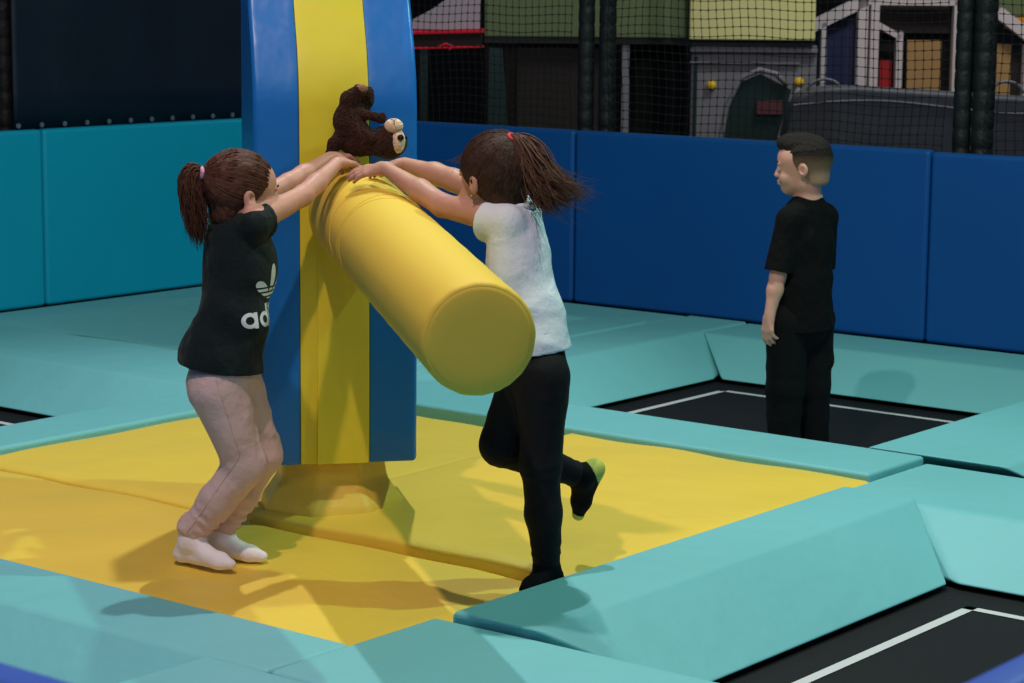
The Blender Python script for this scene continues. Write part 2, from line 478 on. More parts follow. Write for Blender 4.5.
# swinging arm
A0 = Vector((4.125, 3.366, .780)); A1 = Vector((5.083, 4.650, .938))
dv = (A1-A0); L = dv.length; q = dv.to_track_quat('Z', 'Y')
R0 = .1405
t = empty('sweeper_arm', A0); t.rotation_mode = 'QUATERNION'; t.rotation_quaternion = q
b = bmesh.new()
pr = [(R0-.010, -.003), (R0-.005, -.001), (R0-.001, .006), (R0, .014), (R0+.001, .05)]
z = .05
for k in range(26):
    z2 = .05+(L-.06)*(k+1)/26
    pr.append((R0+.0006*math.sin(k*2.1), z2))
for zc in (.98, 1.05, 1.18, 1.3):
    pass
pr += [(R0-.004, L-.002), (R0-.03, L+.01)]
add_lathe(b, pr[0:1]+pr[1:], 64)
o = obj('arm_sleeve', b, M['yellow_arm'], t, True)
# wrinkle hoops near the hands
for v in o.data.vertices:
    zz = v.co.z; a = math.atan2(v.co.y, v.co.x)
    if zz < .04:
        q = 1+.006*math.sin(a*19+2*math.sin(a*3))*(1-abs(zz-.012)/.03); v.co.x *= q; v.co.y *= q
# seam round the rim and the end cap
b = bmesh.new(); add_lathe(b, [(R0-.0075, .0015), (R0-.012, -.0035), (R0*.85, -.0060), (R0*.6, -.0075), (R0*.2, -.0085), (.001, -.0085)], 64)
obj('end_cap', b, M['yellow_arm'], t, True)
for zc, tl in ((1.02, .05), (1.12, -.03), (1.16, .06)):
    b = bmesh.new()
    pts = [((R0+.0005)*math.cos(a), (R0+.0005)*math.sin(a), zc+tl*math.sin(a+1)) for a in np.linspace(0, 2*PI, 65)]
    add_tube(b, pts, .0016, 6, False); obj('wrinkle_seam', b, M['yellow_arm'], t, True)
b = bmesh.new(); add_tube(b, [(0, 0, L-.02), (0, 0, L+.14)], .05, 16); obj('pivot_tube', b, M['frame'], t)
tag(t, 'thick yellow padded arm pointing at the viewer, held by both girls', 'sweeper arm')
# ---------------------------------------------------------------- play area beyond the net
FH = Vector((math.cos(YAW), math.sin(YAW), 0)); RR = Vector((math.sin(YAW), -math.cos(YAW), 0))
def bg(name, dist, side, z=-.6, turn=0.0):
    return empty(name, FH*dist+RR*side+Vector((0, 0, z)), YAW-PI/2+turn)
def part(name, parent, mat, boxes=(), bars=(), bv=0):
    b = bmesh.new()
    for a, c in boxes: add_box(b, a, c)
    for br in bars: add_bar(b, *br)
    o = obj(name, b, M[mat], parent)
    if bv: bevel(o, bv)
    return o
# playhouse: face at 15 m; local x right, y away, z up from the floor (-.6)
def X(px, d=15.0): return (px-512)*d/2276
def Z(py, d=15.0): return 1.6-(py+10.6)*d/2276*.978+.6
h = bg('playhouse', 15.0, 0)
part('roof', h, 'cream', [((X(684), -.10, Z(38)), (X(808), .0, 3.1))], bv=.01)
part('side_roof', h, 'green', [((X(482), -.06, Z(37)), (X(683), .02, 3.0))], bv=.01)  # same cream roof, green light on it painted as colour
part('eave_board', h, 'frame', [((X(482), -.04, Z(43)), (X(808), .04, Z(37.6)))])
part('front_wall', h, 'grey', [((X(688), 0, 0), (X(812), .08, Z(43)))])
part('wall_ledge', h, 'grey', [((X(686), -.05, Z(50)), (X(812), 0, Z(46))), ((X(686), -.03, Z(62)), (X(795), 0, Z(60)))])
part('brown_wall', h, 'brown', [((X(515), .05, 0), (X(612), .1, Z(43))), ((X(482), .1, 0), (X(515), .14, Z(50)))])  # wall brown-black in its own colour
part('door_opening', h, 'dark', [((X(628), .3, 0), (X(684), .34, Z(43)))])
part('corner_post', h, 'grey', [((X(619), -.02, 0), (X(626), .06, Z(44)))])
b = bmesh.new(); add_poly_prism(b, [(X(485), -.03, 0), (X(522), -.03, 0), (X(500), -.03, Z(48)), (X(487), -.03, Z(48))], [(X(485), .04, 0), (X(522), .04, 0), (X(500), .04, Z(48)), (X(487), .04, Z(48))])
obj('buttress', b, M['glass'], h)
b = bmesh.new(); add_tube(b, [(X(692), -.01, 0), (X(692), -.01, Z(55))], .012, 8); obj('drain_pipe', b, M['glass'], h)
for px, py in ((708, 84), (795, 80)):
    b = bmesh.new(); add_lathe(b, [(.028, 0), (.032, .02), (.02, .04), (.004, .045)], 14, Matrix.Translation((X(px), -.0, Z(py))) @ Matrix.Rotation(PI/2, 4, 'X')); obj('knob', b, M['knob'], h)
tag(h, 'playhouse with a cream roof, part coloured as green-lit, over grey walls behind the net', 'playhouse')
# arched clear shelter in front of the house
a = bg('arched_shelter', 14.2, 0)
def x2(px): return X(px, 14.2)
def z2(py): return Z(py, 14.2)
b = bmesh.new()
arc = [(x2(716), 0, 0), (x2(719), 0, z2(135)), (x2(724), 0, z2(105)), (x2(738), 0, z2(76)), (x2(756), 0, z2(68)), (x2(772), 0, z2(72)), (x2(784), 0, z2(84))]
add_tube(b, arc, .017, 8); obj('bent_tube', b, M['grey'], a, True)
b = bmesh.new(); add_tube(b, [(x2(796), 0, z2(86)), (x2(784), 0, z2(112)), (x2(776), 0, z2(140)), (x2(774), 0, 0)], .017, 8); obj('slanted_tube', b, M['grey'], a, True)
b = bmesh.new(); ring = [(x2(720), z2(150)), (x2(725), z2(108)), (x2(739), z2(80)), (x2(757), z2(72)), (x2(788), z2(88)), (x2(776), z2(150))]
add_poly_prism(b, [(x, .02, z) for x, z in ring], [(x, .03, z) for x, z in ring]); obj('panel', b, M['glass'], a)
b = bmesh.new(); add_box(b, (x2(754), -.005, z2(113)), (x2(779), .018, z2(99))); obj('red_patch', b, M['dullred'], a)
tag(a, 'arched grey tube shelter with a dark green panel behind the net', 'shelter')
# grey soft barrier
s = bg('padded_barrier', 13.2, 0)
def x3(px): return X(px, 13.2)
def z3(py): return Z(py, 13.2)
top = [(783, 135), (788, 108), (797, 92), (812, 86), (850, 84), (900, 87), (955, 90), (1010, 93), (1060, 96)]
b = bmesh.new()
ra = [(x3(px), 0, z3(py)) for px, py in top]+[(x3(1060), 0, 0), (x3(783), 0, 0)]
add_poly_prism(b, ra, [(x, .3, z) for x, y, z in ra]); o = obj('grey_cover', b, M['dgrey'], s); bevel(o, .03, 3)
b = bmesh.new(); add_tube(b, [(x3(px), -.005, z3(py+14+6*math.sin(px*.02))) for px in range(790, 1060, 15) for py in (90,)], .006, 6); obj('piping', b, M['grey'], s)
for cxp, r in ((822, 17), (1004, 16)):
    b = bmesh.new(); add_tube(b, [(x3(cxp+r*math.cos(t_)), .05, z3(90-r*.75*math.sin(t_))) for t_ in np.linspace(0, PI, 14)], .010, 6); obj('hoop_handle', b, M['grey'], s, True)
tag(s, 'low dark grey padded barrier behind the net at the right', 'barrier')
# white framed play houses
def whitehouse(label, d, side_px, fr, fills):
    w = bg('wooden_play_frame', d, 0)
    for (p0, p1, q0, q1, wd) in fr:
        b = bmesh.new(); add_bar(b, (X(p0, d), 0, Z(p1, d)), (X(q0, d), 0, Z(q1, d)), wd, .09, (0, 1, 0)); o = obj('frame_bar', b, M['white'], w)
    for (nm, mt, p0, p1, q0, q1, y) in fills:
        b = bmesh.new(); add_box(b, (X(p0, d), y, Z(q1, d)), (X(q0, d), y+.04, Z(p1, d))); obj(nm, b, M[mt], w)
    tag(w, label, 'play frame', 'white play frames behind the net')
whitehouse('white wooden frame house with navy and tan panels behind the net', 16.5, 0,
    [(806, 24, 868, -8, .085), (856, -60, 856, 160, .075), (868, -60, 868, 160, .06), (893, 28, 893, 160, .045), (872, 22, 894, 34, .04), (952, -60, 952, 160, .09), (818, 20, 818, 160, .035), (872, -1, 950, -1, .04)],
    [('navy_panel', 'navy', 820, 12, 850, 160, .06), ('tan_panel', 'tan', 904, 37, 938, 160, .1), ('brown_panel', 'brown', 872, -2, 948, 30, .12), ('red_panel', 'red', 877, 58, 889, 160, .1), ('dark_panel', 'dark', 872, 30, 950, 160, .2)])
whitehouse('white sloping frame with an orange panel at the upper right edge', 15.8, 0,
    [(990, 8, 1040, 46, .08), (1022, 40, 1022, 160, .07)],
    [('orange_panel', 'orange', 1002, 13, 1040, 24, .12), ('green_panel', 'green', 990, -30, 1040, 12, .15), ('tan_panel', 'tan', 994, 40, 1008, 160, .1), ('dark_panel', 'brown', 1008, 46, 1020, 160, .1)])
# white canopy with red neon lines, left
c = bg('canopy_booth', 16.8, 0)
d = 16.8
b = bmesh.new(); r0 = [(X(408, d), 0, Z(30, d)), (X(478, d), 0, Z(30, d)), (X(478, d), 0, Z(-40, d)), (X(460, d), 0, Z(-12, d)), (X(430, d), 0, Z(10, d)), (X(408, d), 0, Z(22, d))]
add_poly_prism(b, r0, [(x, .06, z) for x, y, z in r0]); obj('canopy', b, M['lilac'], c)
for py, pr_ in ((32, .014), (48, .007)):
    b = bmesh.new(); add_tube(b, [(X(405, d), -.03, Z(py+1.2, d)), (X(482, d), -.03, Z(py-1.2, d))], pr_, 8); obj('neon_tube', b, M['redglow'], c)
b = bmesh.new(); add_tube(b, [(X(px, d), -.05, Z(py, d)) for px, py in ((436, 48), (444, 44), (452, 47), (447, 50))], .008, 6); obj('neon_arrow', b, M['redglow'], c)
part('front_board', c, 'brown', [((X(405, d), .02, Z(47, d)), (X(480, d), .06, Z(33, d)))])
part('side_post', c, 'glass', [((X(418, d), 0, 0), (X(426, d), .05, Z(50, d)))])
tag(c, 'booth with a white canopy and red glowing lines behind the net', 'booth')
# ---------------------------------------------------------------- sculpting: smooth-blended volumes -> one continuous skin
def V3(p): return np.array(p, dtype=np.float32)
class Sculpt:
    def __init__(s, lo, hi, vox):
        s.v = vox; s.lo = V3(lo); s.n = np.ceil((V3(hi)-s.lo)/vox).astype(int)+1
        s.d = np.full(tuple(s.n), .5, np.float32)
    def _sub(s, lo, hi, pad):
        a = np.clip(np.floor((V3(lo)-pad-s.lo)/s.v).astype(int), 0, s.n-1)
        b = np.clip(np.ceil((V3(hi)+pad-s.lo)/s.v).astype(int)+1, 1, s.n)
        if (b <= a).any(): return None, None, None, None
        sl = tuple(slice(i, j) for i, j in zip(a, b))
        ax = [s.lo[k]+s.v*np.arange(a[k], b[k], dtype=np.float32) for k in range(3)]
        return sl, ax[0][:, None, None], ax[1][None, :, None], ax[2][None, None, :]
    def _mix(s, sl, d, k, op):
        a = s.d[sl]
        if op == 'add':
            if k > 0:
                h = np.clip(.5+.5*(a-d)/k, 0, 1); s.d[sl] = a*(1-h)+d*h-k*h*(1-h)
            else: s.d[sl] = np.minimum(a, d)
        elif op == 'cut':
            if k > 0:
                h = np.clip(.5-.5*(a+d)/k, 0, 1); s.d[sl] = a*(1-h)-d*h+k*h*(1-h)
            else: s.d[sl] = np.maximum(a, -d)
        return s
    def limb(s, a, b, ra, rb, k=.02, flat=None, op='add'):
        """round cone a->b; flat=(direction, factor): radius along direction multiplied by factor"""
        a, b = V3(a), V3(b); m = max(ra, rb)*(max(1, flat[1]) if flat else 1)
        sl, X, Y, Z = s._sub(np.minimum(a, b)-m, np.maximum(a, b)+m, k+3*s.v)
        if sl is None: return s
        ab = b-a; L2 = float(ab@ab)+1e-12
        px, py, pz = X-a[0], Y-a[1], Z-a[2]
        t = np.clip((px*ab[0]+py*ab[1]+pz*ab[2])/L2, 0, 1)
        qx, qy, qz = px-t*ab[0], py-t*ab[1], pz-t*ab[2]
        r = ra+(rb-ra)*t
        if flat:
            w = V3(flat[0]); w = w/np.linalg.norm(w); c = qx*w[0]+qy*w[1]+qz*w[2]
            e = c*(1/flat[1]-1); qx, qy, qz = qx+w[0]*e, qy+w[1]*e, qz+w[2]*e
            sc = min(1, flat[1])
            d = (np.sqrt(qx*qx+qy*qy+qz*qz)-r)*(sc if flat[1] < 1 else 1)
        else: d = np.sqrt(qx*qx+qy*qy+qz*qz)-r
        return s._mix(sl, d, k, op)
    def blob(s, c, r, k=.02, ax=None, op='add'):
        """ellipsoid centre c radii r, ax = 3x3 rows = axes"""
        c = V3(c); r = V3(r); m = float(r.max())
        sl, X, Y, Z = s._sub(c-m, c+m, k+3*s.v)
        if sl is None: return s
        p = [X-c[0], Y-c[1], Z-c[2]]
        if ax is not None:
            ax = np.array(ax, dtype=np.float32); p = [p[0]*a[0]+p[1]*a[1]+p[2]*a[2] for a in ax]
        k0 = np.sqrt(sum((q/ri)**2 for q, ri in zip(p, r))); k1 = np.sqrt(sum((q/(ri*ri))**2 for q, ri in zip(p, r)))
        d = k0*(k0-1)/np.maximum(k1, 1e-5)
        return s._mix(sl, d.astype(np.float32), k, op)
    def path(s, pts, rad, k=.015, flat=None):
        for i in range(len(pts)-1): s.limb(pts[i], pts[i+1], rad[i], rad[i+1], k, flat)
        return s
    def halfcut(s, p, n, lo=None, hi=None, k=0.0):
        """remove everything on the n side of the plane through p (inside a box)"""
        lo = s.lo if lo is None else V3(lo); hi = s.lo+s.v*s.n if hi is None else V3(hi)
        sl, X, Y, Z = s._sub(lo, hi, 0)
        n = V3(n); n = n/np.linalg.norm(n)
        d = (X-p[0])*n[0]+(Y-p[1])*n[1]+(Z-p[2])*n[2]
        return s._mix(sl, -d, k, 'cut')
    def warp(s, fn, lo=None, hi=None):
        lo = s.lo if lo is None else V3(lo); hi = s.lo+s.v*s.n if hi is None else V3(hi)
        sl, X, Y, Z = s._sub(lo, hi, 0)
        s.d[sl] = s.d[sl]+fn(X, Y, Z)
        return s
    def shell(s, th):
        return s
    def mesh(s, name, smooth=2, mat=None, parent=None):
        d = s.d; v = s.v
        neg = d < 0
        n0, n1, n2 = d.shape
        c = [neg[i:n0-1+i, j:n1-1+j, k:n2-1+k] for i in (0, 1) for j in (0, 1) for k in (0, 1)]
        cnt = sum(x.astype(np.int8) for x in c)
        act = (cnt > 0) & (cnt < 8)
        idx = np.argwhere(act)
        ids = -np.ones(act.shape, np.int64); ids[act] = np.arange(len(idx))
        acc = np.zeros((len(idx), 3)); num = np.zeros(len(idx))
        off = [(i, j, k) for i in (0, 1) for j in (0, 1) for k in (0, 1)]
        val = {o: d[idx[:, 0]+o[0], idx[:, 1]+o[1], idx[:, 2]+o[2]] for o in off}
        for o in off:
            for ax in range(3):
                if o[ax]: continue
                o2 = list(o); o2[ax] = 1; o2 = tuple(o2)
                a, b = val[o], val[o2]; m = (a < 0) != (b < 0)
                t = np.where(m, a/np.where(a-b == 0, 1, a-b), 0)
                pt = np.repeat(np.array([o], float), len(idx), 0); pt[:, ax] += t
                acc += pt*m[:, None]; num += m
        co = (idx+acc/num[:, None])*v+s.lo
        faces = []
        for ax in range(3):
            a, b = (ax+1) % 3, (ax+2) % 3
            sh = list(d.shape); sh[ax] -= 1
            s0 = [slice(None)]*3; s1 = [slice(None)]*3
            s0[ax] = slice(0, -1); s1[ax] = slice(1, None)
            e0, e1 = neg[tuple(s0)], neg[tuple(s1)]
            E = np.argwhere(e0 != e1)
            E = E[(E[:, a] > 0) & (E[:, b] > 0) & (E[:, a] < d.shape[a]-1) & (E[:, b] < d.shape[b]-1)]
            if not len(E): continue
            flip = e0[E[:, 0], E[:, 1], E[:, 2]]
            q = []
            for da, db in ((1, 1), (0, 1), (0, 0), (1, 0)):
                g = E.copy(); g[:, a] -= da; g[:, b] -= db
                q.append(ids[g[:, 0], g[:, 1], g[:, 2]])
            q = np.stack(q, 1)
            q[~flip] = q[~flip][:, ::-1]
            faces.append(q)
        F_ = np.concatenate(faces); F_ = F_[(F_ >= 0).all(1)]
        # laplacian smoothing
        for _ in range(smooth):
            for lam in (.55, -.35):
                sm = np.zeros_like(co); w = np.zeros(len(co))
                for i in range(4):
                    a_, b_ = F_[:, i], F_[:, (i+1) % 4]
                    for x in range(3):
                        sm[:, x] += np.bincount(a_, co[b_, x], len(co))+np.bincount(b_, co[a_, x], len(co))
                    w += np.bincount(a_, minlength=len(co))+np.bincount(b_, minlength=len(co))
                co = co+lam*(sm/np.maximum(w, 1)[:, None]-co)
        me = bpy.data.meshes.new(name)
        me.vertices.add(len(co)); me.vertices.foreach_set('co', co.astype(np.float32).ravel())
        me.loops.add(F_.size); me.loops.foreach_set('vertex_index', F_.astype(np.int32).ravel())
        me.polygons.add(len(F_)); me.polygons.foreach_set('loop_start', np.arange(0, F_.size, 4, dtype=np.int32))
        me.polygons.foreach_set('use_smooth', np.ones(len(F_), bool))
        me.update(calc_edges=True); me.validate()
        if mat: me.materials.append(mat)
        o = bpy.data.objects.new(name, me); COL.objects.link(o)
        if parent: o.parent = parent
        return o

def unit(v): v = np.array(v, float); return v/np.linalg.norm(v)
def rotv(v, axis, ang):
    v = np.array(v, float); k = unit(axis); c, s_ = math.cos(ang), math.sin(ang)
    return v*c+np.cross(k, v)*s_+k*(k@v)*(1-c)

def hand(S, wrist, fdir, palm, thumb, s=1.0, curl=(.25, .3, .35, .4), spread=.10, thumb_curl=.3, thumb_out=.75):
    """palm + four unequal fingers + thumb. fdir: towards the fingertips, palm: palm normal, thumb: side of the thumb"""
    W = np.array(wrist, float); f = unit(fdir); p = unit(np.array(palm)-f*np.dot(palm, f)); t = unit(np.array(thumb)-f*np.dot(thumb, f)-p*np.dot(thumb, p))
    cm = .01*s
    # palm
    S.limb(W, W+f*1.6*cm, 1.75*cm, 1.9*cm, .012, (p, .62))
    kn = [W+f*(5.6+dy)*cm+t*x*cm for x, dy in ((2.0, .0), (.7, .25), (-.65, .1), (-1.9, -.4))]
    for q, r in zip(kn, (.98, 1.0, .95, .88)):
        S.limb(W+f*1.2*cm+(q-W)*.05, q, 1.35*cm, r*cm, .010, (p, .78))
    ln = ((2.6, 1.7, 1.3), (2.9, 1.9, 1.35), (2.65, 1.75, 1.3), (2.0, 1.35, 1.15))
    tips = []
    for i in range(4):
        a = (1.5-i)*spread
        d = unit(f+t*a); q = kn[i]; c = curl[i]
        rr = (.80, .82, .78, .68)[i]
        for j, l in enumerate(ln[i]):
            ax = np.cross(d, p)
            d = rotv(d, ax, c*(1.0, 1.15, .8)[j])
            q2 = q+d*l*cm
            S.limb(q, q2, rr*cm*(1, .92, .84)[j], rr*cm*(.92, .84, .72)[j], .003)
            q = q2
        tips.append((q, d))
    # thumb leaves the side of the palm near its base
    q = W+f*1.5*cm+t*1.2*cm; d = unit(f*.8+t*thumb_out+p*.35)
    S.limb(q, q+d*2.4*cm, 1.25*cm, .98*cm, .010); q = q+d*2.4*cm
    ax = np.cross(d, unit(-t+p*.6))
    for j, l in enumerate((2.1, 1.7)):
        d = rotv(d, ax, thumb_curl)
        S.limb(q, q+d*l*cm, (.92, .85)[j]*cm, (.84, .68)[j]*cm, .004); q = q+d*l*cm
    return tips

def head_ax(yaw, pitch=0, roll=0):
    """rows: right(x of head), forward, up.  yaw measured from local +x toward +y"""
    f = np.array([math.cos(yaw), math.sin(yaw), 0.]); r = np.array([math.sin(yaw), -math.cos(yaw), 0.]); u = np.array([0, 0, 1.])
    f2 = f*math.cos(pitch)+u*math.sin(pitch); u2 = u*math.cos(pitch)-f*math.sin(pitch)
    r2 = r*math.cos(roll)+u2*math.sin(roll); u3 = u2*math.cos(roll)-r*math.sin(roll)
    return np.array([r2, f2, u3])

def head(S, C, A, s=1.0, neck=None, neck_r=.042):
    """child head: C = centre of the skull (ear height, between the ears), A = rows right/forward/up; height ~ .205*s"""
    r, f, u = A; P = lambda x, y, z: np.array(C)+(r*x+f*y+u*z)*s
    S.blob(P(0, -.012, .030), (.074*s, .090*s, .080*s), .01, A)         # cranium
    S.blob(P(0, .040, .028), (.062*s, .050*s, .060*s), .02, A)          # forehead
    S.blob(P(0, .036, -.030), (.054*s, .050*s, .058*s), .02, A)         # face
    S.blob(P(0, .052, -.072), (.026*s, .026*s, .022*s), .022, A)        # chin
    S.blob(P(0, .010, -.052), (.050*s, .045*s, .034*s), .02, A)         # jaw
    for e in (-1, 1):
        S.blob(P(e*.032, .062, -.034), (.023*s, .020*s, .022*s), .014, A)   # cheek
        S.blob(P(e*.029, .089, .001), (.0135*s, .009*s, .010*s), .008, A, op='cut')   # eye socket
        S.blob(P(e*.029, .0745, .001), (.0125*s, .010*s, .0095*s), .004, A)
        S.blob(P(e*.029, .080, .017), (.019*s, .008*s, .005*s), .008, A)    # brow ridge
        # ear
        S.blob(P(e*.076, -.006, -.008), (.006*s, .015*s, .023*s), .005, A)
        S.blob(P(e*.083, -.010, -.004), (.006*s, .016*s, .022*s), .004, A)
        S.blob(P(e*.086, -.004, -.004), (.006*s, .008*s, .013*s), .003, A, op='cut')
    # nose
    S.limb(P(0, .083, .008), P(0, .094, -.022), .0065*s, .0080*s, .008)
    S.blob(P(0, .094, -.025), (.0105*s, .0085*s, .0080*s), .006, A)
    for e in (-1, 1): S.blob(P(e*.008, .089, -.027), (.006*s, .008*s, .006*s), .004, A)
    # lips
    S.blob(P(0, .086, -.0445), (.019*s, .0085*s, .0050*s), .004, A)
    S.blob(P(0, .085, -.0535), (.016*s, .0085*s, .0052*s), .004, A)
    S.blob(P(0, .095, -.049), (.020*s, .006*s, .0016*s), .003, A, op='cut')
    if neck is not None:
        S.limb(P(0, -.018, -.035), neck, neck_r, neck_r*1.08, .025)
    return P

def eyes(P, A, s, parent, col, skin):
    o = []
    for e in (-1, 1):
        c = P(e*.029, .0775, .001)
        Mx = Matrix(((A[0][0], A[1][0], A[2][0], c[0]), (A[0][1], A[1][1], A[2][1], c[1]), (A[0][2], A[1][2], A[2][2], c[2]), (0, 0, 0, 1)))
        for nm, rr, off, mt in (('eyeball', .0095, 0, M['eyewhite']), ('iris', .0052, .0054, col)):
            b = bmesh.new(); bmesh.ops.create_uvsphere(b, u_segments=20, v_segments=12, radius=rr*s)
            for v in b.verts: v.co = Mx @ (v.co+Vector((0, off*s, 0)))
            obj(nm, b, mt, parent, True)
        b = bmesh.new()   # eyebrow
        pts = [P(e*(.014+.030*t), .0925-.012*t*t, .019+.006*math.sin(t*PI*.8)) for t in np.linspace(0, 1, 8)]
        add_tube(b, pts, [.0022*s]*2+[.003*s]*3+[.0022*s]*2+[.001*s], 6); obj('eyebrow', b, M['brow'], parent, True)

def strands(name, chains, mat, parent, n=5):
    b = bmesh.new()
    for pts, rad in chains: add_tube(b, pts, rad, n)
    return obj(name, b, mat, parent, True)

def curve(P0, P1, P2, P3, n=12):
    P0, P1, P2, P3 = map(lambda p: np.array(p, float), (P0, P1, P2, P3))
    return [((1-t)**3)*P0+3*t*(1-t)**2*P1+3*t*t*(1-t)*P2+t**3*P3 for t in np.linspace(0, 1, n)]
# ---------------------------------------------------------------- people
def skinmat(name, col, sss=.25):
    m = material(name, col, .5, .4, [(60, .06, 3)], (12, .05)); b = m.node_tree.nodes['Principled BSDF']
    b.inputs['Subsurface Weight'].default_value = sss; b.inputs['Subsurface Radius'].default_value = (.012, .005, .003); b.inputs['Subsurface Scale'].default_value = 1
    return m
M['skin_a'] = skinmat('fair_skin', lin(194, 142, 124)); M['skin_b'] = skinmat('warm_skin', lin(190, 142, 120)); M['skin_c'] = skinmat('pale_skin', lin(206, 156, 138))
M['eyewhite'] = material('eye_white', lin(225, 222, 215), .2); M['iris'] = material('brown_iris', lin(45, 26, 16), .15)
M['brow'] = material('dark_brow_hair', lin(48, 32, 24), .7)
M['hair_a'] = material('brown_hair', lin(78, 46, 34), .6, .2, [(90, .25, 3)], (60, .3))
M['hair_b'] = material('dark_brown_hair', lin(60, 40, 31), .6, .2, [(90, .25, 3)], (60, .35))
M['hair_c'] = material('short_dark_hair', lin(34, 24, 20), .65, .3, [(160, .7, 4)], (50, .3))
M['fade'] = material('faded_short_hair', lin(122, 98, 78), .75, .2, [(220, .5, 3)])
_n = M['fade'].node_tree; _t = _n.nodes.new('ShaderNodeTexCoord'); _x = _n.nodes.new('ShaderNodeSeparateXYZ'); _m = _n.nodes.new('ShaderNodeMapRange'); _r = _n.nodes.new('ShaderNodeValToRGB')
_n.links.new(_t.outputs['Object'], _x.inputs[0]); _n.links.new(_x.outputs[2], _m.inputs['Value']); _m.inputs['From Min'].default_value = 1.125; _m.inputs['From Max'].default_value = 1.232
_n.links.new(_m.outputs[0], _r.inputs[0]); _r.color_ramp.elements[0].color = lin(178, 142, 120); _r.color_ramp.elements[1].color = lin(34, 24, 20)
_e = _r.color_ramp.elements.new(.62); _e.color = lin(112, 90, 72)
_n.links.new(_r.outputs[0], _n.nodes['Principled BSDF'].inputs['Base Color'])
M['hair_b2'] = material('windblown_brown_hair', lin(86, 60, 46), .6, .2, None, (60, .35))
M['tee_black'] = material('dark_green_black_cotton', lin(18, 29, 31), .85, .2, [(16, .8, 4), (300, .1, 2)], sheen=.05)
M['tee_white'] = material('white_cotton', lin(216, 224, 232), .85, .2, [(14, .6, 4)])
M['tee_boy'] = material('black_cotton', lin(12, 12, 14), .9, .15, [(14, .8, 4)])
M['jogger'] = material('dusty_pink_fleece', lin(212, 182, 176), .92, .15, [(14, .7, 4), (350, .12, 2)])
M['jean'] = material('black_denim', lin(14, 14, 17), .8, .25, [(18, .4, 4)])
M['cargo'] = material('black_trouser_cloth', lin(10, 10, 12), .88, .2, [(14, .4, 4)])
M['sock_w'] = material('white_sock_knit', lin(245, 238, 240), .9, .15, [(40, .2, 3)])
M['sock_b'] = material('black_sock_knit', lin(12, 12, 14), .9, .15)
M['sock_y'] = material('lime_sock_patch', lin(186, 196, 96), .9, .15)
M['print'] = material('white_shirt_print', lin(208, 208, 212), .8)
M['pinkband'] = material('pink_hair_band', lin(222, 160, 190), .7); M['redband'] = material('red_hair_band', lin(190, 30, 45), .6)
M['plush'] = material('brown_plush', lin(62, 35, 25), .95, .1, [(160, .9, 4)], (60, .35), sheen=.08)
M['plush_l'] = material('tan_plush', lin(232, 200, 165), .95, .1, [(150, .5, 3)], sheen=.15)
M['bead'] = material('black_bead', lin(6, 6, 8), .08)

def folds(amp, seed, sc=1.0):
    r = np.random.default_rng(seed); K = [(unit(r.normal(size=3)*np.array([1, 1, 1.3]))*r.uniform(26, 80)*sc, r.uniform(0, 6), r.uniform(5, 14), r.uniform(5, 14)) for _ in range(6)]
    def fn(X, Y, Z):
        a = 0
        for k, ph, u, w in K:
            m = .5+.5*np.sin(u*X+w*Y+(u+w)*.7*Z+ph*2)          # every fold fades in and out
            a = a+m*(1-2*np.abs(np.sin(.5*(k[0]*X+k[1]*Y+k[2]*Z)+ph+1.1*np.sin(9*Z+7*X+ph)))**.8)
        return (-amp*a/2.4).astype(np.float32)
    return fn

def sleeve(S, sh, el, r0, r1, ln, drop=.0, dcut=None, inner=None, k=.018, start=0.0):
    T = Sculpt(S.lo, S.lo+S.v, S.v); T.n = S.n; T.d = np.full(S.d.shape, .5, np.float32)
    d = unit(el-sh); T.limb(sh+d*start, sh+d*(ln+.03)-V3((0, 0, drop)), r0, r1, 0)
    dc = unit(dcut) if dcut is not None else d
    T.halfcut(sh+d*ln, dc)
    h = np.clip(.5+.5*(S.d-T.d)/k, 0, 1); S.d = (S.d*(1-h)+T.d*h-k*h*(1-h)).astype(np.float32)
    if inner: S.limb(sh+d*(ln-.022)-V3((0, 0, drop*.6)), sh+d*(ln+.02)-V3((0, 0, drop)), inner, inner+.002, 0, op='cut')

def scalp_strands(P, A, s, tie, n, r0, mat, parent, seed, name='swept_strands', rad=(.080, .097, .087), cz=.03, cy=-.012):
    """thin locks lying on the skull from the hairline to the tie point (local head metres)"""
    r = np.random.default_rng(seed); ch = []
    c = np.array([0, cy, cz]); R3 = np.array(rad)
    tie = np.array(tie)
    for i in range(n):
        a = r.uniform(-1, 1)
        # hairline: from nape over the ears up to the forehead
        t = r.uniform(0, 1); side = 1 if r.random() < .5 else -1
        y = .080*(1-t)-.05*t; z = .060*(1-t)-.080*t
        xx = side*math.sqrt(max(0, 1-((y-cy)/R3[1])**2-((z-cz)/R3[2])**2))*R3[0] if ((y-cy)/R3[1])**2+((z-cz)/R3[2])**2 < 1 else 0
        st = np.array([xx*r.uniform(.2, 1) if t < .15 else xx, y-.004*r.random(), z])
        pts = []; rr = []
        m_ = 9
        for k in range(m_):
            q = k/(m_-1); p = st*(1-q)+tie*q; e = (p-c)/R3; l = np.linalg.norm(e)
            lift = 1.0+.012*math.sin(q*PI)+r.normal()*.002
            p2 = c+e/l*R3*lift
            if q > .8: p2 = p2*(1-(q-.8)/.2)+tie*((q-.8)/.2)
            pts.append(P(*p2)); rr.append(r0*(.5+.6*math.sin(PI*min(1, q+.15))))
        ch.append((pts, rr))
    return strands(name, ch, mat, parent, 4)

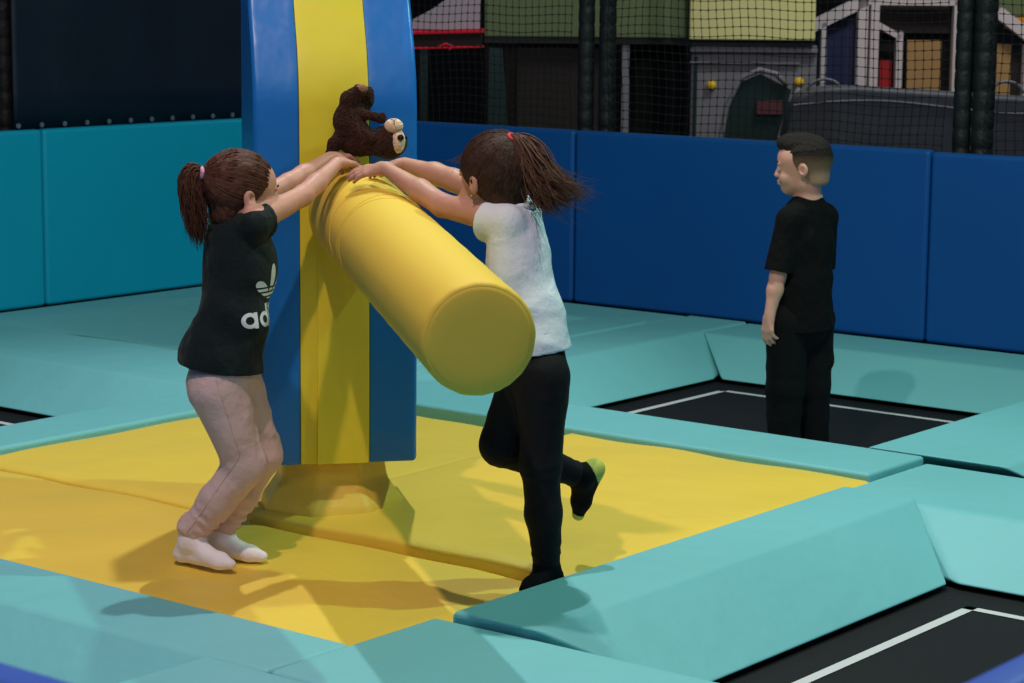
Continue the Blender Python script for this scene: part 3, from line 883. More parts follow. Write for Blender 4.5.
def tail(name, root, ctrl, n, width, r0, mat, parent, seed, flat=1.0, messy=.3, end_spread=1.0):
    """ponytail of many tapering locks; ctrl = 3 control points after the root"""
    r = np.random.default_rng(seed); ch = []
    P0 = np.array(root, float); C1, C2, C3 = [np.array(c, float) for c in ctrl]
    for i in range(n):
        o = r.normal(size=3)*np.array([1, flat, 1]); o /= max(1, np.linalg.norm(o))
        o *= r.random()**.4
        L_ = r.uniform(.72, 1.05)
        p0 = P0+o*.010; p1 = C1+o*width*.9+r.normal(size=3)*width*.15
        p2 = C2+o*width*1.1+r.normal(size=3)*width*messy; p3 = C2+(C3-C2)*L_+o*width*end_spread+r.normal(size=3)*width*messy
        pts = curve(p0, p1, p2, p3, 14)
        w = r.uniform(0, 6); a = width*.22
        pts = [p+np.array([math.sin(w+k*.7), math.cos(w+k*.5), math.sin(w*2+k*.6)])*a*(k/14) for k, p in enumerate(pts)]
        rad = [r0*(.75+.5*math.sin(PI*min(1, k/9)))*(1-(k/13.0)**3*.85) for k in range(14)]
        ch.append((pts, rad))
    return strands(name, ch, mat, parent, 5)

def cap(name, P, A, s, mat, parent, rad=(.079, .096, .086), cutp=(.078, .058), cutn=(.746, -.666), vox=.0028, extra=None):
    c = P(0, -.012, .030); S = Sculpt(c-.13, c+.13, vox)
    S.blob(c, [q*s for q in rad], .0, A)
    S.blob(P(0, -.045, -.045), (.052*s, .040*s, .045*s), .02, A)
    if extra: extra(S)
    n = A[1]*cutn[0]+A[2]*cutn[1]
    S.halfcut(P(0, cutp[0], cutp[1]), n, k=.006)
    A2 = A
    def fn(X, Y, Z):
        u = X*A2[0][0]+Y*A2[0][1]+Z*A2[0][2]; v = X*A2[2][0]+Y*A2[2][1]+Z*A2[2][2]
        return (.0010*np.sin(u*330+2*np.sin(v*60))+.0007*np.sin(u*700+v*150)).astype(np.float32)
    S.warp(fn)
    return S.mesh(name, 1, mat, parent)

# ================================================================= girl in the black shirt (left)
def girl_left():
    root = empty('person', (4.3993, 4.5638, -.018), YAW-PI/2)
    tag(root, 'girl in black t-shirt and pink joggers left of the column, holding the padded arm', 'person')
    yw = math.radians(30); f = np.array([math.cos(yw), math.sin(yw), 0]); r = np.array([math.sin(yw), -math.cos(yw), 0])
    neck = np.array([.087, .025, 1.0]); chest = np.array([.083, .02, .87]); waist = np.array([.060, .0, .70]); pel = np.array([.045, .0, .565])
    shN, shF = neck+r*.098+np.array([0, 0, -.018]), neck-r*.098+np.array([0, 0, -.018])
    elN, wrN = V3((.250, .145, 1.036)), V3((.335, .335, 1.116))
    elF, wrF = V3((.196, .285, 1.058)), V3((.305, .430, 1.124))
    hipN, hipF = V3((.030, -.052, .52)), V3((.062, .052, .52))
    knN, knF = V3((.104, -.035, .295)), V3((.136, .085, .305))
    anN, anF = V3((-.055, -.005, .078)), V3((.018, .075, .070))
    HC = np.array([.092, .020, 1.049]); A = head_ax(math.radians(27), -.02); HS = 1.07
    B = Sculpt((-.16, -.22, -.04), (.56, .66, 1.24), .0036)
    P = head(B, HC, A, HS, neck-np.array([0.0, 0, .04]))
    B.limb(waist, chest, .066, .078, .03, (f, .75)).limb(chest, neck-[0, 0, .04], .078, .05, .03, (f, .8)).limb(pel, waist, .075, .066, .03, (f, .8))
    for sh, el, wr in ((shN, elN, wrN), (shF, elF, wrF)):
        B.limb(neck-[0, 0, .035], sh, .036, .036, .03); B.limb(sh, el, .037, .029, .018)
        m = el*.62+wr*.38+np.array([0, 0, -.002]); B.limb(el, m, .029, .0285, .012); B.limb(m, wr, .0285, .0185, .015, ((0, 0, 1), .9))
    for hp, kn, an in ((hipN, knN, anN), (hipF, knF, anF)):
        B.limb(hp, kn, .058, .040, .03); B.limb(kn, kn*.55+an*.45, .040, .038, .02); B.limb(kn*.55+an*.45, an, .038, .026, .02)
    hand(B, wrN, (.62, .72, -.10), (.15, .1, -1), (-.5, .8, 0), .96, curl=(.28, .30, .34, .38), spread=.08)
    hand(B, wrF, (.72, .62, .02), (.1, .05, -1), (.6, -.8, .0), .96, curl=(.4, .42, .45, .5), spread=.07)
    toes = []
    for an, d in ((anN, V3((.82, -.52, 0))), (anF, V3((.86, -.46, 0)))):
        d = unit(d); heel = an+d*-.030+V3((0, 0, -.045)); heel[2] = .026; ball = an+d*.100; ball[2] = .020
        B.limb(an, heel, .026, .021, .02); B.limb(an-[0, 0, .02], ball, .024, .018, .02, ((0, 0, 1), .75)); B.limb(heel, ball, .02, .018, .01); B.limb(ball, ball+d*.034, .018, .011, .01)
        toes.append((heel, ball, d))
    B.halfcut((0, 0, .002), (0, 0, -1))
    B.mesh('body', 2, M['skin_a'], root)
    eyes(P, A, HS, root, M['iris'], M['skin_a'])
    # socks
    for an, (heel, ball, d) in zip((anN, anF), toes):
        S = Sculpt(np.minimum(heel, ball)-.07, np.maximum(heel, ball)+.11, .003)
        S.limb(an+[0, 0, .030], an, .034, .034, .01); S.limb(an, heel+[0, 0, .003], .034, .0285, .02); S.limb(an-[0, 0, .016], ball+[0, 0, .003], .031, .024, .02, ((0, 0, 1), .8))
        S.limb(heel+[0, 0, .002], ball+[0, 0, .002], .026, .025, .012); S.limb(ball+[0, 0, .002], ball+d*.040, .026, .016, .012)
        S.halfcut((0, 0, .0), (0, 0, -1), k=.008).warp(folds(.0008, 3, 2))
        S.mesh('sock', 2, M['sock_w'], root)
    # joggers
    S = Sculpt((-.16, -.22, .02), (.30, .24, .66), .0045)
    S.limb(pel+[.0, 0, .05], pel-[0, 0, .02], .098, .102, .03, (f, .86))
    S.blob(pel+np.array([-.035, -.005, -.035]), (.075, .085, .075), .03)
    for hp, kn, an, q in ((hipN, knN, anN, 1), (hipF, knF, anF, 0)):
        S.limb(hp-[0, 0, .01], kn, .083, .058, .03); mid = kn*.5+an*.5+np.array([-.006, 0, 0])
        S.limb(kn, mid, .058, .052, .02); S.limb(mid, an+[.004, 0, .030], .052, .041, .02)
        S.blob(an+[.002, 0, .030], (.044, .044, .020), .012)
        S.limb(an+[0, 0, .045], an+[-.004, 0, -.014], .036, .034, .006)
        # cloth bunched above the cuff and behind the knee
        u = unit(kn-an)
        for t, a in ((.02, .041), (.12, .044), (.22, .049), (.33, .051)):
            S.blob(an+(kn-an)*t+np.array([.004, 0, .01]), (a, a, .011), .012, ax=[(u[2], 0, -u[0]), (0, 1, 0), u])
    S.warp(folds(.0042, 11)); S.halfcut((0, 0, .625), (0, 0, 1))
    j = S.mesh('joggers', 2, M['jogger'], root)
    b = bmesh.new()      # side seam
    bv = BVHTree.FromPolygons([v.co for v in j.data.vertices], [p.vertices for p in j.data.polygons])
    pts = []
    for t in np.linspace(0, 1, 30):
        z = .60-.50*t; x = .045+.0*t if t < .3 else None
        c = hipN*(1-min(1, t*1.9))+knN*min(1, t*1.9) if t < .53 else knN*(1-(t-.53)/.47)+anN*((t-.53)/.47)
        h = bv.ray_cast(Vector((c[0]-.008, -.4, z)), Vector((0, 1, 0)))
        if h[0]: pts.append(h[0]+Vector((0, -.0005, 0)))
    add_tube(b, pts, .0016, 5); obj('side_seam', b, M['jogger'], root, True)
    # t-shirt
    S = Sculpt((-.16, -.22, .50), (.32, .36, 1.05), .004)
    S.limb(neck-[0, 0, .040], shN-[0, 0, .008], .046, .042, .03); S.limb(neck-[0, 0, .040], shF-[0, 0, .008], .046, .042, .03)
    S.limb(chest+[-.004, 0, .045], chest+[-.004, 0, -.02], .107, .110, .03, (f, .80))
    S.limb(chest+[-.004, 0, -.02], waist+[.004, 0, 0], .110, .108, .03, (f, .80)); S.limb(waist+[.004, 0, 0], pel+[-.012, 0, .02], .108, .122, .03, (f, .90))
    S.limb(pel+[-.015, 0, .03], pel+[-.022, 0, -.09], .122, .134, .03, (f, .92))
    S.blob(chest+f*.035+[0, 0, -.03], (.07, .07, .10), .04)
    S.limb(neck+[0, 0, .0], P(0, -.01, -.02), .040, .040, .006, op='cut')
    S.warp(folds(.0050, 5))
    for sh, el in ((shN, elN), (shF, elF)): sleeve(S, sh-V3((0, 0, .004)), el, .043, .052, .058, .014, dcut=unit(el-sh)+np.array([.35, 0, -.05]), inner=.042)
    S.halfcut(pel+[-.02, 0, 0.002], (-.12, -.0, -1)); S.limb(pel+[-.02, 0, -.13], pel+[-.02, 0, .015], .118, .110, 0, (f, .9), op='cut')
    sh_ = S.mesh('t_shirt', 2, M['tee_black'], root)
    chest_print(sh_, chest, math.radians(30), root)
    # hair
    cap('hair', P, A, HS, M['hair_a'], root, rad=(.080, .097, .089))
    tie = (0, -.110, .058)
    scalp_strands(P, A, HS, tie, 420, .0015, M['hair_a'], root, 2, rad=(.0805, .0975, .0895))
    tp = P(*tie)
    b = bmesh.new(); bd = -A[1]
    e1 = unit(np.cross(bd, A[0])); e0 = A[0]
    add_tube(b, [tp-A[1]*.002+(e0*math.cos(a)+e1*math.sin(a))*.0135 for a in np.linspace(0, 2*PI, 25)], .0062, 8, False); obj('hair_band', b, M['pinkband'], root, True)
    tail('ponytail', tp, [tp+np.array([-.050, -.008, .032]), np.array([-.040, -.03, 1.04]), np.array([-.018, -.03, .925])], 420, .036, .0024, M['hair_a'], root, 4, end_spread=.75, messy=.22)
    return root

def chest_print(shirt, chest, yaw, root):
    """white three-leaf emblem with bars and the word under it, laid on the chest"""
    bv = BVHTree.FromPolygons([v.co for v in shirt.data.vertices], [p.vertices for p in shirt.data.polygons])
    ax = Vector((chest[0], chest[1], 0)); Rr = .105
    def lay(x, z):       # x metres along the chest from its middle, to the wearer's left positive; z height
        a = yaw+x/Rr; d = Vector((math.cos(a), math.sin(a), 0)); o = ax+d*.5+Vector((0, 0, z))
        h = bv.ray_cast(o, -d)
        return (h[0]+d*.0014) if h[0] else ax+d*Rr+Vector((0, 0, z))
    def poly(b, pts):    # dense fill via triangle fan on small cells
        vs = [b.verts.new((x, z, 0)) for x, z in pts]; b.faces.new(vs)
    def finish(b, name):
        bmesh.ops.triangulate(b, faces=b.faces[:])
        for _ in range(2): bmesh.ops.subdivide_edges(b, edges=[e for e in b.edges if e.calc_length() > .006], cuts=1)
        for v in b.verts: v.co = lay(v.co.x, v.co.y)
        o = obj(name, b, M['print'], root); 
    def ring(b, cx, cz, r0, r1, a0=0, a1=2*PI, n=28, sx=1):
        pr = None
        for k in range(n+1):
            a = a0+(a1-a0)*k/n
            p = (b.verts.new((cx+r0*math.cos(a)*sx, cz+r0*math.sin(a), 0)), b.verts.new((cx+r1*math.cos(a)*sx, cz+r1*math.sin(a), 0)))
            if pr: b.faces.new((pr[0], p[0], p[1], pr[1]))
            pr = p
    def rect(b, x0, z0, x1, z1): poly(b, [(x0, z0), (x1, z0), (x1, z1), (x0, z1)])
    # the word: x runs to the wearer's left = reading direction
    z = LOGO_Z; h = .043; w = .0105; x = LOGO_X; R = h/2
    b = bmesh.new()
    for ch in 'adidas':
        if ch in 'ad':
            ring(b, x+R, z+R, R, R-w, sx=1); rect(b, x+2*R-w, z, x+2*R, z+(h if ch == 'a' else h*1.45)); x += 2*R+.006
        elif ch == 'i':
            rect(b, x, z, x+w, z+h); rect(b, x, z+h*1.17, x+w, z+h*1.45); x += w+.006
        else:
            q = h/4+w/4; ring(b, x+q, z+h-q, q, q-w, PI*.15, PI*1.5, 16); ring(b, x+q, z+q, q, q-w, -PI*.85, PI*.5, 16); x += 2*q+.006
    finish(b, 'printed_word')
    # emblem: three leaves crossed by bars
    b = bmesh.new(); cx = LOGO_X+.112; cz = LOGO_Z+.074
    def leaf(ang, L_, W_, n=20):
        pts = []
        for k in range(n): 
            t = k/n*2*PI; u = (1-math.cos(t))/2*L_; v = math.sin(t)*W_*(.35+.65*(u/L_))
            pts.append((cx+u*math.sin(ang)+v*math.cos(ang), cz+u*math.cos(ang)-v*math.sin(ang)))
        return pts
    bars = [(.004+.0130*k, .004+.0130*k+.0050) for k in range(3)]
    def clip(pts):
        out = []; poly_ = pts
        cuts = [(bars[0][1], bars[1][0]), (bars[1][1], bars[2][0]), (bars[2][1], .2), (-.2, bars[0][0])]
        def half(P_, zc, keep_above):
            o = []
            for i in range(len(P_)):
                a, c = P_[i], P_[(i+1) % len(P_)]
                ia = (a[1]-zc > 0) == keep_above; ic = (c[1]-zc > 0) == keep_above
                if ia: o.append(a)
                if ia != ic:
                    t = (zc-a[1])/(c[1]-a[1]); o.append((a[0]+(c[0]-a[0])*t, zc))
            return o
        for lo, hi in cuts:
            p = half(half(poly_, cz+lo, True), cz+hi, False)
            if len(p) > 2: out.append(p)
        return out
    for ang, L_, W_ in ((-.95, .085, .021), (0, .098, .019), (.95, .085, .021)):
        for p in clip(leaf(ang, L_, W_)): poly(b, p)
    finish(b, 'printed_emblem')
LOGO_Z = .690; LOGO_X = -.204

# ================================================================= girl in the white shirt (middle)
def girl_right():
    root = empty('person', (4.7871, 3.7042, -.016), YAW-PI/2)
    tag(root, 'girl in a white t-shirt and black trousers on one leg, right of the padded arm', 'person')
    yw = math.radians(150); f = np.array([math.cos(yw), math.sin(yw), 0]); r = np.array([math.sin(yw), -math.cos(yw), 0])
    neck = np.array([-.054, .120, 1.030]); chest = np.array([-.052, .085, .885]); waist = np.array([-.020, .05, .73]); pel = np.array([-.010, .03, .61])
    shL, shR = neck-r*.080+f*(-.012)+np.array([0, 0, -.030]), neck+r*.086+f*.03+np.array([0, 0, -.020])
    elL, wrL = V3((-.265, .205, 1.026)), V3((-.432, .400, 1.112))
    elR, wrR = V3((-.240, .400, 1.080)), V3((-.385, .530, 1.115))
    hipN, hipF = V3((.014, -.022, .585)), V3((-.024, .075, .585))
    knN, anN = V3((.012, -.022, .345)), V3((.030, .0, .070))
    knF, anF = V3((-.098, .055, .385)), V3((.128, .150, .278))
    HC = np.array([-.120, .140, 1.101]); A = head_ax(math.radians(134), -.04, 0); HS = 1.09
    B = Sculpt((-.66, -.20, -.04), (.28, .66, 1.30), .0037)
    P = head(B, HC, A, HS, neck-np.array([0, 0, .03]), .041)
    B.limb(waist, chest, .064, .074, .03, (f, .75)).limb(chest, neck-[0, 0, .04], .074, .05, .03, (f, .8)).limb(pel, waist, .074, .064, .03, (f, .8))
    for sh, el, wr in ((shL, elL, wrL), (shR, elR, wrR)):
        B.limb(neck-[0, 0, .035], sh, .036, .036, .03); B.limb(sh, el, .041, .032, .018)
        m = el*.62+wr*.38; B.limb(el, m, .032, .0325, .012); B.limb(m, wr, .0325, .020, .015, ((0, 0, 1), .92))
    for hp, kn, an in ((hipN, knN, anN), (hipF, knF, anF)):
        B.limb(hp, kn, .058, .040, .03); B.limb(kn, an, .038, .026, .02)
    hand(B, wrL, (-.93, .30, -.16), (-.18, .50, -.85), (.35, .93, 0), 1.05, curl=(.12, .14, .17, .22), spread=.05)
    hand(B, wrR, (-.90, .35, -.12), (-.1, 0, -1), (-.5, -.85, 0), .98, curl=(.25, .28, .3, .36), spread=.06)
    # feet
    dN = unit((-.55, -.80, 0)); heelN = V3((anN[0]+.02, anN[1]+.012, .024)); ballN = heelN+V3(dN)*.105; ballN[2] = .02
    B.limb(anN, heelN, .026, .022, .02); B.limb(anN-[0, 0, .02], ballN, .024, .018, .02, ((0, 0, 1), .75)); B.limb(ballN, ballN+V3(dN)*.03, .018, .012, .01)
    heelF = V3((.166, .172, .295)); toeF = V3((.122, .200, .158)); ballF = heelF*.3+toeF*.7+np.array([-.006, 0, 0])
    B.limb(anF, heelF-[.006, 0, .004], .026, .024, .02); B.limb(anF, ballF, .026, .021, .02); B.limb(heelF, ballF, .022, .021, .01); B.limb(ballF, toeF, .021, .013, .01)
    B.mesh('body', 2, M['skin_b'], root)
    eyes(P, A, HS, root, M['iris'], M['skin_b'])
    # earring
    b = bmesh.new(); bmesh.ops.create_uvsphere(b, u_segments=10, v_segments=8, radius=.003)
    for v in b.verts: v.co += Vector(P(-.084, -.004, -.034))
    obj('ear_stud', b, M['steel'], root, True)
    # socks
    S = Sculpt(np.minimum(heelN, ballN)-.07, np.maximum(heelN, ballN)+.10, .003)
    S.limb(anN+[0, 0, .02], anN, .030, .030, .01).limb(anN, heelN+[0, 0, .003], .031, .027, .02).limb(anN-[0, 0, .018], ballN+[0, 0, .003], .030, .024, .02, ((0, 0, 1), .8)).limb(heelN, ballN+[0, 0, .002], .026, .025, .012).limb(ballN+[0, 0, .002], ballN+V3(dN)*.032, .026, .017, .012)
    S.halfcut((0, 0, 0), (0, 0, -1), k=.006); S.mesh('sock', 2, M['sock_b'], root)
    S = Sculpt(np.minimum(heelF, toeF)-.07, np.maximum(heelF, toeF)+.07, .0028)
    def footshape(S, g=0.0):
        S.limb(anF+V3((-.02, 0, .005)), anF, .030+g, .031+g, .01).limb(anF, heelF-[.005, 0, .002], .031+g, .028+g, .018).limb(anF, ballF, .031+g, .027+g, .02).limb(heelF, ballF, .027+g, .026+g, .012).limb(ballF, toeF, .027+g, .017+g, .012)
    footshape(S); so = S.mesh('sock', 2, M['sock_b'], root)
    S = Sculpt(np.minimum(heelF, toeF)-.07, np.maximum(heelF, toeF)+.07, .0028); footshape(S, .0008)
    n = unit((-.75, -.2, -.42)); S.halfcut(heelF+V3((-.012, 0, -.008)), n, k=0); o = S.mesh('heel_patch', 1, M['sock_y'], None); o.parent = so; 
    S = Sculpt(np.minimum(heelF, toeF)-.07, np.maximum(heelF, toeF)+.07, .0028); footshape(S, .0008)
    n = unit(heelF-toeF); S.halfcut(toeF+V3(n)*.004, n, k=0); o = S.mesh('toe_patch', 1, M['sock_y'], None); o.parent = so
    # trousers
    S = Sculpt((-.22, -.16, .03), (.22, .26, .70), .0045)
    fp = np.array([-.86, .5, 0])
    S.limb(pel+[0, 0, .03], pel-[0, 0, .01], .092, .096, .03, (fp, .88)); S.blob(pel+np.array([.026, -.005, -.03]), (.068, .078, .075), .03)
    for hp, kn, an, rr in ((hipN, knN, anN, (.078, .056, .050, .040)), (hipF, knF, anF, (.078, .058, .050, .036))):
        S.limb(hp, kn, rr[0], rr[1], .02); mid = kn*.5+an*.5
        S.limb(kn, mid, rr[1], rr[2], .018); S.limb(mid, an*.97+kn*.03, rr[2], rr[3], .018)
        u = unit(kn-an); e = unit(np.cross(u, (0, 1, .01))); g2 = np.cross(u, e)
        for t, a in ((.10, .040), (.20, .043), (.93, .059), (1.02, .060)):
            S.blob(an+(kn-an)*t, (rr[3]+.004 if t < .5 else a, rr[3]+.004 if t < .5 else a, .008), .008, ax=[e, g2, u])
    S.warp(folds(.0032, 21)); S.halfcut((0, 0, .668), (0, 0, 1))
    S.mesh('trousers', 2, M['jean'], root)
    # shirt
    S = Sculpt((-.26, -.20, .58), (.20, .28, 1.10), .004)
    S.limb(neck-[0, 0, .040], shL-[0, 0, .005], .046, .044, .03); S.limb(neck-[0, 0, .040], shR-[0, 0, .005], .046, .042, .03)
    S.limb(chest+[-.004, .01, .05], chest-[0, 0, .02], .100, .102, .03, (f, .74)); S.limb(chest-[0, 0, .02], waist, .102, .100, .03, (f, .80)); S.limb(waist, pel+[.0, 0, .02], .100, .106, .03, (f, .9)); S.limb(pel+[0, 0, .03], pel+[.002, 0, -.05], .107, .112, .03, (f, .92))
    S.limb(neck+[0, 0, .012], P(0, -.01, -.02), .040, .044, .010, op='cut')
    S.warp(folds(.0036, 9))
    for sh, el in ((shL, elL), (shR, elR)): sleeve(S, sh-V3((0, 0, .002)), el, .046, .060, .076, .016, inner=.044)
    S.halfcut(pel+[0, 0, .040], (.10, 0, -1)); S.limb(pel+[0, 0, -.1], pel+[0, 0, .05], .102, .098, 0, (f, .9), op='cut')
    so = S.mesh('t_shirt', 2, M['tee_white'], root)
    # collar frill
    b = bmesh.new(); pts = []
    for a in np.linspace(0, 2*PI, 41):
        pts.append(neck+np.array([math.cos(a)*.047, math.sin(a)*.047, .012])+np.array([.002, 0, -.004]))
    add_tube(b, pts, .0085, 10, False); obj('collar', b, M['tee_white'], root, True)
    # dark print glimpsed on the front
    # hair
    cap('hair', P, A, HS, M['hair_b'], root, rad=(.084, .101, .096))
    tie = (0, -.070, .108)
    scalp_strands(P, A, HS, tie, 460, .0016, M['hair_b'], root, 12, rad=(.085, .102, .097))
    tp = P(*tie)
    b = bmesh.new(); bd = unit(-A[1]*.6+A[2]*.8); e0 = A[0]; e1 = np.cross(bd, e0)
    add_tube(b, [tp+(e0*math.cos(a)+e1*math.sin(a))*.0135 for a in np.linspace(0, 2*PI, 25)], .006, 8, False); obj('hair_band', b, M['redband'], root, True)
    tail('ponytail', tp, [tp+np.array([.052, -.02, -.010]), np.array([-.005, .05, 1.085]), np.array([.085, .03, 1.072])], 420, .040, .0022, M['hair_b2'], root, 14, messy=.55, end_spread=.9)
    tail('ponytail_ends', tp, [tp+np.array([.05, -.02, -.01]), np.array([.03, .04, 1.08]), np.array([.135, .02, 1.080])], 90, .020, .0016, M['hair_b2'], root, 15, messy=.8, end_spread=1.2)
    tail('ponytail_lock', tp, [tp+np.array([.045, -.02, -.03]), np.array([-.02, .04, 1.06]), np.array([.035, .03, 1.035])], 160, .026, .0022, M['hair_b2'], root, 16, messy=.6, end_spread=.8)
    tail('loose_fringe', P(0, .075, .075), [P(.0, .10, .07), P(-.02, .11, .05), P(-.03, .125, .045)], 16, .012, .0010, M['hair_b2'], root, 18, messy=.8)
    return root

# ================================================================= boy
def boy():
    root = empty('person', (7.4659, 4.4892, -.238), YAW-PI/2)
    tag(root, 'boy in a black t-shirt and black trousers standing on the far right trampoline', 'person')
    yw = math.radians(132); f = np.array([math.cos(yw), math.sin(yw), 0]); r = np.array([math.sin(yw), -math.cos(yw), 0])
    neck = np.array([.008, .01, 1.074]); chest = np.array([-.002, .01, .89]); waist = np.array([-.008, .01, .74]); pel = np.array([-.012, .0, .62])
    shL, shR = neck-r*.106+np.array([0, 0, -.088]), neck+r*.098+np.array([0, 0, -.088])
    elL, wrL = V3((-.112, -.085, .775)), V3((-.142, -.110, .630))
    elR, wrR = V3((.075, .115, .77)), V3((-.01, .17, .65))
    hipL, hipR = V3((-.062, -.04, .59)), V3((.040, .04, .59))
    knL, knR = V3((-.068, -.035, .335)), V3((.046, .05, .335)); anL, anR = V3((-.068, -.025, .075)), V3((.055, .055, .075))
    HC = np.array([-.016, .0, 1.180]); A = head_ax(math.radians(166), -.05)
    s = 1.09
    B = Sculpt((-.22, -.24, -.02), (.24, .30, 1.34), .0040)
    P = head(B, HC, A, s, neck-np.array([0, 0, .02]), .047)
    B.limb(waist, chest, .07, .082, .03, (f, .75)).limb(chest, neck-[0, 0, .045], .082, .052, .03, (f, .8)).limb(pel, waist, .078, .07, .03, (f, .8))
    for sh, el, wr in ((shL, elL, wrL), (shR, elR, wrR)):
        B.limb(neck-[0, 0, .035], sh, .038, .038, .03); B.limb(sh, el, .040, .031, .018)
        m = el*.62+wr*.38; B.limb(el, m, .031, .030, .012); B.limb(m, wr, .030, .020, .015)
    for hp, kn, an in ((hipL, knL, anL), (hipR, knR, anR)):
        B.limb(hp, kn, .062, .044, .03); B.limb(kn, an, .042, .028, .02)
        B.limb(an, an+V3((.01, -.01, -.045)), .028, .024, .02); B.limb(an-[0, 0, .03], V3((an[0]-.08, an[1]+.05, .022)), .024, .018, .02)
    hand(B, wrL, (-.12, -.06, -1), (.55, .45, .0), (-.60, .45, .0), 1.10, curl=(.30, .36, .42, .48), spread=.06, thumb_out=.5)
    hand(B, wrR, (-.1, .1, -1), (-.5, -.2, 0), (-.6, .4, 0), 1.05, curl=(.3, .35, .4, .45), spread=.05, thumb_out=.5)
    B.mesh('body', 2, M['skin_c'], root)
    eyes(P, A, s, root, M['iris'], M['skin_c'])
    # hair: dark top, faded sides
    def top(S):
        S.blob(P(0, .028, .085), (.060*s, .064*s, .036*s), .015, A)
    c = cap('hair', P, A, s, M['hair_c'], root, rad=(.0772, .0936, .088), cutp=(.0, .054), cutn=(-.10, -1.0), vox=.003, extra=top)
    S = Sculpt(HC-.15, HC+.15, .0032)
    S.blob(P(0, -.012, .030), (.0762*s, .0925*s, .0815*s), 0, A); S.blob(P(0, -.040, -.035), (.056*s, .050*s, .045*s), .02, A)
    S.halfcut(P(0, .046, .05), A[1]*.86-A[2]*.50, k=.004); S.halfcut(P(0, 0, .082), A[2], k=0); S.halfcut(P(0, -.05, -.058), -A[2]*.9+A[1]*.2, k=.004)
    for e in (-1, 1): S.blob(P(e*.08, -.004, -.008), (.02*s, .020*s, .030*s), .004, A, op='cut')
    S.mesh('faded_hair', 1, M['fade'], root)
    # trousers
    S = Sculpt((-.20, -.20, -.01), (.20, .24, .72), .0048)
    S.limb(pel+[0, 0, .05], pel-[0, 0, .02], .104, .110, .03, (f, .88)); S.blob(pel+np.array([.030, -.02, -.04]), (.070, .080, .08), .03)
    for hp, kn, an in ((hipL, knL, anL), (hipR, knR, anR)):
        S.limb(hp, kn, .088, .073, .02); S.limb(kn, an-[0, 0, .01], .073, .064, .02)
        S.blob(an+[0, 0, .02], (.068, .068, .02), .02)
    S.blob((.112, .02, .44), (.014, .03, .035), .01)
    S.warp(folds(.003, 31)); S.halfcut((0, 0, .045), (0, 0, -1))
    S.mesh('trousers', 2, M['cargo'], root)
    # shoes
    for an in (anL, anR):
        S = Sculpt(an+V3((-.16, -.07, -.09)), an+V3((.07, .13, .05)), .0035); d = V3(unit((-.8, .5, 0)))
        h0 = V3((an[0]+.012, an[1]-.01, .030)); S.limb(an-[0, 0, .02], h0, .034, .030, .02); S.limb(h0, h0+d*.11, .030, .028, .02); S.limb(an-[0, 0, .03], h0+d*.10, .03, .024, .02)
        S.halfcut((0, 0, .002), (0, 0, -1)); S.mesh('sock', 2, M['sock_b'], root)
    # shirt
    S = Sculpt((-.22, -.22, .50), (.22, .28, 1.12), .0044)
    S.limb(neck-[0, 0, .032], shL, .050, .048, .04); S.limb(neck-[0, 0, .032], shR, .050, .048, .04)
    S.limb(chest+[0, 0, .06], chest-[0, 0, .02], .116, .118, .03, (f, .74)); S.limb(chest-[0, 0, .02], waist, .118, .118, .03, (f, .80)); S.limb(waist, pel+[0, 0, -.10], .118, .138, .03, (f, .97))
    S.limb(neck+[0, 0, .028], P(0, -.01, -.02), .048, .049, .006, op='cut')
    S.warp(folds(.0045, 19))
    for sh, el in ((shL, elL), (shR, elR)): sleeve(S, sh, el, .050, .058, np.linalg.norm(el-sh)*.93, 0, inner=.046)
    S.halfcut((0, 0, .560), (.06, 0, -1)); S.limb((-.01, 0, .48), (-.01, 0, .575), .118, .112, 0, (f, .86), op='cut')
    S.mesh('t_shirt', 2, M['tee_boy'], root)
    # small pale tab low on the back of the shirt
    return root

